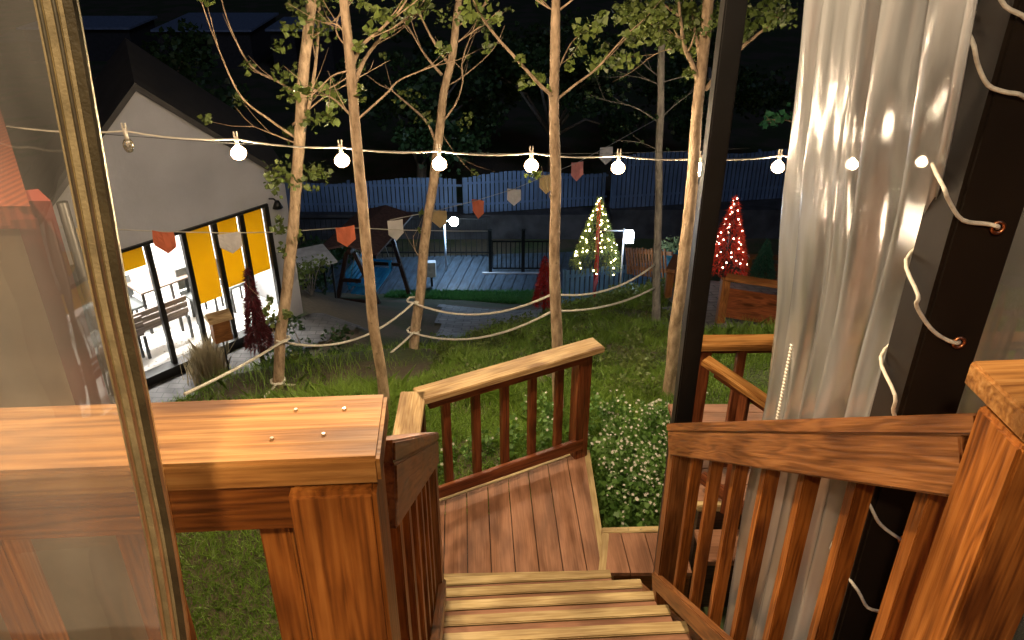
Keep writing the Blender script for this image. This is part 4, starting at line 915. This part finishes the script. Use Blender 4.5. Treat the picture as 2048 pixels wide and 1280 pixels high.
# wall lamp at the gable end
wlmp = empty('wall_lamp', bld(ue-.28, -.05, hr(ue)-.25), 'small dark unlit wall lamp near the right end of the gable wall', 'lamp')
p = bld(ue-.30, -.0, hr(ue)-.22)
tube('arm', [p, p-bn*.12+Vector((0, 0, .03)), p-bn*.2], .012, M_BLACK, wlmp); tube('lamp_shade', [p-bn*.2+Vector((0, 0, .02)), p-bn*.2-Vector((0, 0, .09))], [.03, .08], M_BLACK, wlmp, 14)
# wooden letter box on a pole
q = atz(434, 748, -4.78); q = bP1+bu*.95-bn*.75; q.z = -4.77
bx = empty('post_box', q, 'wooden box with a small pitched roof on a thin pole before the cafe windows', 'post box')
tube('pole', [q, q+Vector((0, 0, .62))], .012, M_BLACK, bx); boxes('box', [((-.12, -.1, .62), (.12, .1, .95))], W_DULL, bx, Matrix.Translation(q) @ Matrix.Rotation(.6, 4, 'Z'))
bm = bmesh.new(); vs = [bm.verts.new(v_) for v_ in ((-.16, -.14, .95), (.16, -.14, .95), (.16, .14, .95), (-.16, .14, .95), (-.16, 0, 1.06), (.16, 0, 1.06))]
for f in ((0, 1, 5, 4), (2, 3, 4, 5), (0, 4, 3), (1, 2, 5), (0, 3, 2, 1)): bm.faces.new([vs[i] for i in f])
link('roof', fin(bm), W_PALE, bx, Matrix.Translation(q) @ Matrix.Rotation(.6, 4, 'Z'))
# ------------------------------------------------------------------ christmas trees
def xtree(label, px, base_py, top_py, D, wpx, conecol, foot_py, lights, lightmat, pole=True, group='decorated cone trees', unlit=None, ls=.05, n=3200):
    b0 = at(px, base_py, D); tpz = at(px, top_py, D).z; ft = at(px, foot_py, D)
    x, y = b0.x, b0.y; z0 = b0.z; gz = min(float(hgt(x, y)), z0-.05)
    root = empty('christmas_tree', (x, y, gz), label, 'christmas tree', group)
    tube('stand', [Vector((x, y, gz)), Vector((x, y, tpz-.1))], .035, unlit or M_BLACK, root)
    R = wpx/F*D*1.13/2; H = tpz-z0
    f = rng.random(n)**.6; a_ = rng.random(n)*6.283; rr_ = R*f*(.75+.3*rng.random(n))
    P = np.stack([x+np.cos(a_)*rr_, y+np.sin(a_)*rr_, tpz-H*f], -1)
    d = np.stack([np.cos(a_), np.sin(a_), -.5+rng.normal(size=n)*.6], -1)+rng.normal(size=(n, 3))*.3
    sd = np.cross(d, rng.normal(size=(n, 3))); sd /= np.linalg.norm(sd, axis=1)[:, None]
    v = np.stack([P-sd*.008, P+sd*.008, P+d*ls], 1); link('crown', fast(v, 3), conecol, root)
    bm = bmesh.new(); bmesh.ops.create_icosphere(bm, subdivisions=1, radius=.0135*D/14); me = fin(bm, True); me.materials.append(lightmat)
    for i in range(lights):
        ff = (i+.5+random.uniform(-.8, .8))/lights; ff = max(.01, min(1.03, ff))**.75; aa = i*2.399+random.uniform(-.9, .9); r2 = R*ff*random.uniform(.9, 1.15)
        o = bpy.data.objects.new('fairy_light', me); COL.objects.link(o); o.parent = root
        o.location = Vector((x+math.cos(aa)*r2, y+math.sin(aa)*r2, tpz-H*ff))-root.location
    return root, Vector((x, y, z0)), R, H
M_FAIRY = mat_emit('fairy_light', (1, .84, .42), 26); M_FAIRYW = mat_emit('fairy_light_white', (1, .76, .55), 18)
xr_, xp, xR, xH = xtree('green-gold christmas tree with warm fairy lights and a red ribbon on a red pole', 1192, 530, 392, 14.2, 100, mat_leaf('gold_tinsel', (.10, .16, .04), (.3, .36, .1)), 600, 74, M_FAIRY, unlit=mat_plain('red_pole', (.4, .02, .015), .5))
M_REDC = mat_plain('red_ribbon', (.55, .03, .02), .6, 0, .1)
rbp = [xp+Vector((-.02, -xR*.35-.10, xH*.62)), xp+Vector((-.02, -xR*.8-.08, xH*.25)), xp+Vector((-.02, -xR-.05, -.02)), xp+Vector((-.02, -.06, -.45)), xp+Vector((-.02, -.05, -.85))]
bm = bmesh.new()
for p0, p1 in zip(rbp, rbp[1:]): boxbm(bm, (-.085, -.006, -(p1-p0).length/2), (.085, .006, (p1-p0).length/2), frame(p0, p1, Vector((1, 0, 0))) @ Matrix.Rotation(math.pi/2, 4, 'Y') @ Matrix.Rotation(math.pi/2, 4, 'Z'))
link('ribbon', fin(bm), M_REDC, xr_)
xr2, xp2, xR2, xH2 = xtree('red tinsel christmas tree with white fairy lights on the right terrace', 1452, 538, 388, 12.5, 84, mat_leaf('red_tinsel', (.40, .02, .01), (.75, .08, .03)), 590, 55, M_FAIRYW)
xtree('unlit dark maroon cone tree with sparkling tinsel edge beside the cafe', 520, 690, 534, 8.7, 50, mat_leaf('maroon_tinsel', (.05, .01, .012), (.16, .02, .03)), 690, 0, M_FAIRYW)
xtree('small plain red cone tree half hidden behind the straight middle tree', 1088, 605, 512, 13, 44, mat_leaf('plain_red', (.25, .01, .01), (.4, .02, .02)), 605, 0, M_FAIRYW)
xtree('dark green cone tree at the right terrace beside the curtain', 1524, 550, 478, 13, 46, mat_leaf('green_cone', (.01, .05, .03), (.02, .10, .06)), 550, 0, M_FAIRYW)
# ------------------------------------------------------------------ swing
L1 = atz(670, 634, SWZ); L2 = atz(761, 640, SWZ); R2 = atz(838, 557, SWZ-.25); lv = R2-L2; lv.z = 0; lv = lv.normalized()*2.1
sw = empty('garden_swing', (L1+L2)/2+lv/2, 'dark timber garden swing with small roof and bright blue bench', 'garden swing')
zup = Vector((0, 0, 1)); mid = (L1+L2)/2
for o_ in (Vector(), lv):
    ap = mid+o_+zup*1.75
    for b0 in (L1, L2):
        e = b0+o_; g_ = Vector((e.x, e.y, float(hgt(e.x, e.y))-.05)); board('leg', g_, ap+(b0-mid)*.16, .10, .08, W_DARK, sw, .005, up=lv.normalized())
    for hz in (.55, 1.1):
        board('crossbar', L1+o_+(ap-L1-o_)*(hz/1.8)-lv.normalized()*.09, L2+o_+(ap-L2-o_)*(hz/1.8)-lv.normalized()*.09, .06, .08, W_DARK, sw, .005)
board('beam', mid+zup*1.80-lv*.05, mid+lv*1.05+zup*1.80, .09, .12, W_DARK, sw)
acr = (L2-L1).normalized()
M_SHIN = mat_plain('brown_shingle', (.10, .055, .045), .8, 0, .35, 14, .5)
for s_ in (-1, 1):
    bm = bmesh.new(); a0_ = mid-lv*.10+zup*2.05; a1_ = mid+lv*1.10+zup*2.05; e0 = a0_+acr*s_*.72-zup*.20; e1_ = a1_+acr*s_*.72-zup*.20
    vs = [bm.verts.new(v_) for v_ in (a0_, a1_, e1_, e0)]; vt = [bm.verts.new(v_-zup*.05) for v_ in (a0_, a1_, e1_, e0)]
    bm.faces.new(vs); bm.faces.new(vt[::-1])
    for i in range(4): bm.faces.new((vs[i], vt[i], vt[(i+1) % 4], vs[(i+1) % 4]))
    bmesh.ops.recalc_face_normals(bm, faces=bm.faces[:]); link('roof_panel', fin(bm), M_SHIN, sw)
M_BLUE = mat_plain('blue_paint', (.03, .33, .65), .5, 0, .15)
MS = Matrix((lv.normalized(), acr*-1, zup)).transposed().to_4x4(); MS.translation = mid+lv/2
boxes('seat', [((-.75, -.30+.12*i, .50), (.75, -.20+.12*i, .53)) for i in range(5)], M_BLUE, sw, MS)
boxes('backrest', [((-.75, .30+.02*i, .60+.12*i), (.75, .33+.02*i, .70+.12*i)) for i in range(4)], M_BLUE, sw, MS)
for x in (-.72, .72): boxes('armrest', [((x-.03, -.3, .72), (x+.03, .3, .76)), ((x-.03, -.28, .53), (x+.03, -.22, .72))], M_BLUE, sw, MS)
for x in (-.7, .7):
    for y in (-.28, .32): tube('chain', [MS @ Vector((x, y, .55)), MS @ Vector((x, 0, 1.75))], .008, M_NAIL, sw, 5)
# ------------------------------------------------------------------ boardwalk, fences, far things
M_BWALK = mat_wood('grey_boardwalk', (.06, .09, .12), (.08, .115, .16), (.10, .14, .20), ring=3, knots=False, rough=.5)
bw = empty('boardwalk', (0, 21.5, -8.8), 'grey plank boardwalk running across behind the swing', 'boardwalk')
deckboards('planks', [(-7, 20.2), (3.3, 19.2), (3.8, 23.0), (-7, 22.2)], -8.72, bw, ang=-10, w=.3, gap=.02, mat=M_BWALK)
boxes('skirt', [((-7, 20.6, -9.2), (3.1, 22.0, -8.76))], W_DARK, bw)
M_PICKW = mat_plain('pale_metal', (.5, .52, .55), .5)
M_PICK = mat_plain('blue_lit_pickets', (.09, .14, .24), .6, 0, .2, 1.5)  # blue lamplight on the white pickets is put into this colour
def pickets(label, p0, p1, h, w, gap, mat, name='picket_fence', wave=0, rails=True, group=None, rm=None, pitch=0):
    p0 = Vector(p0); p1 = Vector(p1); Ln = (p1-p0).length; d = (p1-p0)/Ln
    root = empty(name, p0, label, 'fence', group); n = int(Ln/(w+gap)); bm = bmesh.new()
    M0 = frame(p0, p1); M0.translation = p0
    for i in range(n):
        s = i*(w+gap); hh_ = h+wave*math.sin(s*1.1)+random.uniform(-.015, .015)
        boxbm(bm, (s, -.012, 0), (s+w, .012, hh_), M0)
    o = link('pickets', fin(bm), mat, root)
    if n > 100: o['kind'] = 'stuff'
    if rails:
        for hz in (.2*h, .8*h): boxes('rail', [((0, .014, hz), (Ln, .05, hz+.07))], rm or mat, root, M0)
    for i in range(int(Ln/2.4)+1): boxes('post', [((i*2.4-.04, .052, 0), (i*2.4+.04, .13, h*.98))], rm or mat, root, M0)
    return root
def gp(px, py, z=-8.9): return atz(px, py, z)
def fz(p): return Vector((p.x, p.y, float(hgt(p.x, p.y))))
FG = 'white fences round the lower yard'
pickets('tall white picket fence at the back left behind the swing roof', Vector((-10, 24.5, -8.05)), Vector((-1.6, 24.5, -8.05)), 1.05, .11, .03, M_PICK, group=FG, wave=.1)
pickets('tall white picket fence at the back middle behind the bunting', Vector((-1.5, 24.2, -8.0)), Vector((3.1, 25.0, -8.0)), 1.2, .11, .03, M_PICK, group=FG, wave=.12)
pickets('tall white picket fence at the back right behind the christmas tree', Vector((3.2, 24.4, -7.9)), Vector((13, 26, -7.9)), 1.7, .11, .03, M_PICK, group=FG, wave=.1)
rw = empty('retaining_wall', (0, 24.6, -8.9), 'dark low retaining wall under the picket fences', 'wall')
boxes('wall', [((-10, 24.25, -9.2), (3.15, 24.9, -8.06)), ((3.17, 24.3, -9.2), (13.2, 26.1, -7.92))], mat_plain('dark_stone', (.05, .05, .055), .9, 0, .5, 2, .5), rw)
gate = empty('yard_gate', (0, 21, -8.9), 'black metal double gate with bars in front of the white fence', 'gate')
for px in (981, 1046): q = gp(px, 545, -8.72); boxes('gate_post', [((-.05, -.05, 0), (.05, .05, 1.35))], M_BLACK, gate, Matrix.Translation(q))
q0 = gp(985, 545, -8.72); q1 = gp(1120, 545, -8.72)
boxes('bars', [((q0.x+.13*i, q0.y-.01, -8.6), (q0.x+.13*i+.025, q0.y+.01, -7.75)) for i in range(14)]+[((q0.x, q0.y-.015, z_), (q1.x, q0.y+.015, z_+.04)) for z_ in (-8.6, -7.75)], M_BLACK, gate)
boxes('threshold', [((q0.x-.3, q0.y-.12, -8.715), (q1.x, q0.y-.03, -8.68))], M_PICKW, gate)
bf = empty('bar_fence', (-4, 22.5, -8.9), 'thin black bar fence behind the swing on the left', 'fence')
boxes('bars', [((-7+.16*i, 22.49, -8.8), (-7+.16*i+.02, 22.51, -7.5)) for i in range(40)], M_BLACK, bf); boxes('rail', [((-7, 22.48, z_), (-.6, 22.52, z_+.04)) for z_ in (-8.6, -7.5)], M_BLACK, bf)
# dark low sheds behind the gate
def shed(label, x0, y0, x1, y1, z0, h, mat, rmat, name='shed'):
    root = empty(name, ((x0+x1)/2, (y0+y1)/2, z0), label, 'shed', 'low dark outbuildings')
    boxes('wall', [((x0, y0, z0), (x1, y1, z0+h))], mat, root)
    bm = bmesh.new(); boxbm(bm, (x0-.2, y0-.25, z0+h+.003), (x1+.2, y1+.2, z0+h+.12)); link('roof', fin(bm), rmat, root)
    boxes('door', [((x0+(x1-x0)*.4, y0-.03, z0), (x0+(x1-x0)*.4+.9, y0-.002, z0+min(2, h*.9)))], M_BLACK, root)
M_DKW = mat_plain('dark_wall', (.05, .045, .045), .8); M_BLROOF = mat_plain('pale_blue_roof', (.24, .30, .42), .5)
shed('long low shed with pale bluish roof at the upper left', -21, 50, -15.5, 56, -9, 2.2, M_DKW, M_BLROOF)
shed('pale-roofed shed next to the long one at the upper left', -14, 49, -10.5, 53, -9, 2.4, M_DKW, M_BLROOF)
shed('small low shed far back at the left edge', -30, 52, -23.5, 56, -9, 2.0, M_DKW, M_BLROOF)
# light posts
def lamp_post(label, px, py, D, hpole, rad, strength, col, name='lamp_post', energy=60, box=False):
    p = at(px, py, D); g_ = float(hgt(p.x, p.y)); root = empty(name, (p.x, p.y, g_), label, 'lamp'); lm = mat_emit('lamp_glow', col, strength)
    return p, g_, root, lm
p, g_, root, lm = lamp_post('bright cold white globe lamp on a slim post in front of the white fence', 908, 443, 21.5, 0, .12, 120, (.75, .92, 1))
tube('pole', [Vector((p.x-.28, p.y, g_)), Vector((p.x-.28, p.y, p.z+.05))], .03, M_PICKW, root)
tube('arm', [Vector((p.x-.28, p.y, p.z+.02)), Vector((p.x-.1, p.y, p.z+.02))], .018, M_PICKW, root)
bm = bmesh.new(); bmesh.ops.create_icosphere(bm, subdivisions=3, radius=.13, matrix=Matrix.Translation(p)); link('globe', fin(bm, True), lm, root)
def point(p, e, col, r=.1, name='lamp_light', parent=None):
    ld = bpy.data.lights.new(name, 'POINT'); ld.energy = e; ld.color = col; ld.shadow_soft_size = r
    o = bpy.data.objects.new(name, ld); COL.objects.link(o); o.location = p; return o
point(p+Vector((0, -.35, .1)), 60, (.30, .58, 1), .15)
p, g_, root, lm = lamp_post('small white box lantern on a pale post right of the lit christmas tree', 1258, 473, 14.0, 0, .1, 9, (.9, .95, 1))
tube('pole', [Vector((p.x-.1, p.y, g_-.05)), Vector((p.x-.1, p.y, p.z+.16))], .018, M_PICKW, root); tube('arm', [Vector((p.x-.5, p.y, p.z+.12)), Vector((p.x-.1, p.y, p.z+.12))], .012, M_PICKW, root)
boxes('lantern', [((p.x-.07, p.y-.07, p.z-.11), (p.x+.08, p.y+.07, p.z+.1))], lm, root)
point(p+Vector((.05, -.3, 0)), 14, (.55, .75, 1), .1)
# second cold flood lamp further right, behind the curtain
# electrical box
p = at(862, 530, 20.5); eb = empty('utility_box', (p.x, p.y, -8.7), 'pale grey utility box on a short leg beside the boardwalk', 'utility box')
boxes('cabinet', [((p.x-.13, p.y-.1, -8.4), (p.x+.13, p.y+.1, -7.95))], M_PICKW, eb, None, .01); boxes('leg', [((p.x-.03, p.y-.03, -8.8), (p.x+.03, p.y+.03, -8.402))], M_BLACK, eb)
# white table near cafe corner
p = at(625, 515, 15.5); g_ = float(hgt(p.x, p.y)); tb = empty('garden_table', (p.x, p.y, g_), 'pale grey garden table top beyond the cafe corner', 'table')
boxes('table_top', [((-.38, -.5, 0), (.38, .5, .04))], mat_plain('pale_top', (.42, .42, .42), .6), tb, Matrix.Translation((p.x, p.y, p.z)) @ Matrix.Rotation(.5, 4, 'Z'))
for x in (-.3, .3):
    for y in (-.35, .35): q = Matrix.Rotation(.5, 3, 'Z') @ Vector((x, y, 0)); boxes('leg', [((p.x+q.x-.02, p.y+q.y-.02, g_-.1), (p.x+q.x+.02, p.y+q.y+.02, p.z-.002))], M_BLACK, tb)
# blue slat fence behind the crest and brown rail behind it
M_BLUEF = mat_plain('blue_slats', (.12, .26, .48), .6, 0, .25, 2)
a0 = at(1130, 612, 15.5); a1 = at(1335, 606, 16.0); 
pickets('blue slatted fence behind the lit christmas tree', Vector((a0.x, a0.y, a0.z-.1)), Vector((a1.x, a1.y, a0.z-.1)), .95, .07, .04, M_BLUEF, name='slat_fence')
a0 = at(1255, 548, 15.2); a1 = at(1345, 560, 13.2); h0 = .42
pickets('brown wooden railing above the blue fence', a0, a1, .55, .05, .1, W_DULL, name='slat_fence')
# terrace timber on the right
def timber_rail(label, pts, h, D0s, group='terrace railings'):
    root = empty('terrace_railing', pts[0], label, 'railing', group)
    for p in pts: board('post', p+zup*h, Vector((p.x, p.y, float(hgt(p.x, p.y))-.05)), .11, .11, W_DULL, root)
    for p0, p1 in zip(pts, pts[1:]):
        board('top_rail', p0+zup*(h+.03), p1+zup*(h+.03), .14, .05, W_DULL, root); board('panel', p0+zup*(h*.45), p1+zup*(h*.45), .03, h*.7, W_RED, root)
timber_rail('brown timber railing on the terrace before the red christmas tree', [at(1440, 640, 9.6)-zup*0, at(1560, 660, 9.3)], .62, None)
timber_rail('short timber railing at the terrace corner behind the thin grey tree', [at(1330, 640, 11.5), at(1345, 600, 13)], .85, None)
timber_rail('far timber railing behind the red christmas tree', [at(1490, 565, 13.5), at(1640, 570, 13.5)], .5, None)
# blue planter with pale foliage
p = at(1342, 505, 14.5); g_ = float(hgt(p.x, p.y)); pr = empty('planter', (p.x, p.y, g_), 'blue planter barrel with pale frosted plant behind the terrace corner', 'planter')
tube('barrel', [Vector((p.x, p.y, g_)), Vector((p.x, p.y, p.z-.3)), Vector((p.x, p.y, p.z))], [.16, .22, .2], mat_plain('blue_pot', (.03, .25, .45), .4), pr, 14)
leaves('foliage', [(Vector((p.x, p.y, p.z+.14)), .22)], 1, 900, .05, mat_leaf('lamplit', (.15, .3, .2), (.4, .5, .25)), pr)  # lamplight on the leaves is put into their pale colour
# ------------------------------------------------------------------ neighbouring house at the left, seen through the film
hx = at(60, 550, 3.0)
nh = empty('neighbour_house', (-3.3, 3.5, -2.25), 'beige neighbouring house with maroon corner boards and orange tiled roof at the left edge', 'house')
M_BEIGE = mat_plain('beige_wall', (.50, .40, .28), .85, 0, .15, 3); M_MAR = mat_plain('maroon_board', (.20, .045, .035), .55, 0, .25, 4)
m, nt, b = newmat('orange_tiles'); L = nt.links
tc = N(nt, 'ShaderNodeTexCoord'); wv = N(nt, 'ShaderNodeTexWave', i_Scale=7., i_Distortion=.5); L.new(tc.outputs['Object'], wv.inputs['Vector']); r_ = ramp(nt, [(.2, (.12, .03, .015)), (.8, (.20, .05, .022))]); L.new(wv.outputs['Fac'], r_.inputs['Fac']); L.new(r_.outputs[0], b.inputs['Base Color']); b.inputs['Roughness'].default_value = .6; M_TILE = m
xw = at(72, 550, 3.0).x; xm = at(150, 550, 3.0).x
ez = at(30, 350, 3.0).z
def planprism(name, poly, z0, z1, mat, parent):
    bm = bmesh.new(); a_ = [bm.verts.new((x, y, z0)) for x, y in poly]; b_ = [bm.verts.new((x, y, z1)) for x, y in poly]
    bm.faces.new(a_); bm.faces.new(b_[::-1])
    for i in range(len(poly)): bm.faces.new((a_[i], b_[i], b_[(i+1) % len(poly)], a_[(i+1) % len(poly)]))
    bmesh.ops.recalc_face_normals(bm, faces=bm.faces[:]); return link(name, fin(bm), mat, parent)
planprism('wall', [(-6.5, 3.0), (xw, 3.0), (xw*2.15, 6.0), (-9, 6.0)], -2.4, ez-.1, M_BEIGE, nh)
planprism('corner_board', [(xw+.001, 2.985), (xm, 2.985), (xm-.12, 3.12), (xw-.05, 3.09)], -2.4, ez-.1, M_MAR, nh)
tube('downpipe', [Vector((xm+.05, 2.97, ez-.1)), Vector((xm+.05, 2.97, -2.3))], .022, M_BLACK, nh)
bm = bmesh.new(); rz = at(30, 185, 5.2).z; x_e = at(75, 350, 2.9).x
q = [(-6.8, 2.8, ez-.05), (x_e, 2.8, ez-.05), (x_e*1.75, 4.9, rz), (-8.5, 4.9, rz)]
vs = [bm.verts.new(v_) for v_ in q]; vt = [bm.verts.new((v_[0], v_[1], v_[2]-.09)) for v_ in q]
bm.faces.new(vs); bm.faces.new(vt[::-1])
for i in range(4): bm.faces.new((vs[i], vt[i], vt[(i+1) % 4], vs[(i+1) % 4]))
bmesh.ops.recalc_face_normals(bm, faces=bm.faces[:]); link('roof', fin(bm), M_TILE, nh)
tube('gutter', [Vector((-6.8, 2.77, ez-.10)), Vector((x_e-.25, 2.77, ez-.10))], .012, M_WHITE, nh)
# ------------------------------------------------------------------ lights
# pendant lamp over the upper deck, above and slightly behind us; the left one is added to brighten the lawn
for (lx, ly), lb in (((-.15, -.4), 'lit pendant lamp hanging under the canopy behind the viewer'), ((-.35, 2.9), 'lit pendant lamp hanging out over the lower stairs, above the picture'), ((-2.1, 2.3), 'added unseen lamp at the left that brightens the lawn, above the picture')):
    pl_ = empty('pendant_lamp', (lx, ly, 2.5), lb, 'lamp', 'pendant lamps under the canopy')
    tube('cord', [Vector((lx, ly, 2.56)), Vector((lx, ly, 2.44))], .004, M_BLACK, pl_); tube('lamp_shade', [Vector((lx, ly, 2.44)), Vector((lx, ly, 2.34))], [.04, .16], M_BLACK, pl_, 20)
board('beam', (-2.1, 1.44, 2.60), (-2.1, 2.5, 2.60), .06, .06, M_BLACK, cb)
board('beam', (-.35, 1.44, 2.60), (-.35, 3.1, 2.60), .06, .06, M_BLACK, cb)
WARM = (1, .74, .47)
point(Vector((-.15, -.4, 2.28)), 88, WARM, .05)
point(Vector((-.35, 2.9, 2.28)), 350, WARM, .05)
point(Vector((-2.1, 2.3, 2.28)), 170, WARM, .05)  # added fill for the left lawn, neighbour house and cafe gable
# cafe terrace / garden lamps: bulb emission does the rest
w = bpy.data.worlds.new('World'); S.world = w; w.use_nodes = True; nt = w.node_tree
sky = nt.nodes.new('ShaderNodeTexSky'); sky.sky_type = 'NISHITA'; sky.sun_disc = False; sky.sun_elevation = math.radians(-4); sky.sun_rotation = math.radians(120)
nt.links.new(sky.outputs[0], nt.nodes['Background'].inputs['Color']); nt.nodes['Background'].inputs['Strength'].default_value = .15
sd = bpy.data.lights.new('moon', 'SUN'); sd.energy = .14; sd.angle = math.radians(12); sd.color = (.45, .6, 1)
so = bpy.data.objects.new('moon', sd); COL.objects.link(so); so.rotation_euler = (math.radians(50), 0, math.radians(28))
S.view_settings.view_transform = 'Standard'; S.view_settings.look = 'None'; S.view_settings.exposure = .55; S.view_settings.gamma = 1
S.cycles.transparent_max_bounces = 32; S.cycles.max_bounces = 8; S.cycles.use_denoising = True
S.cycles.sample_clamp_indirect = 4
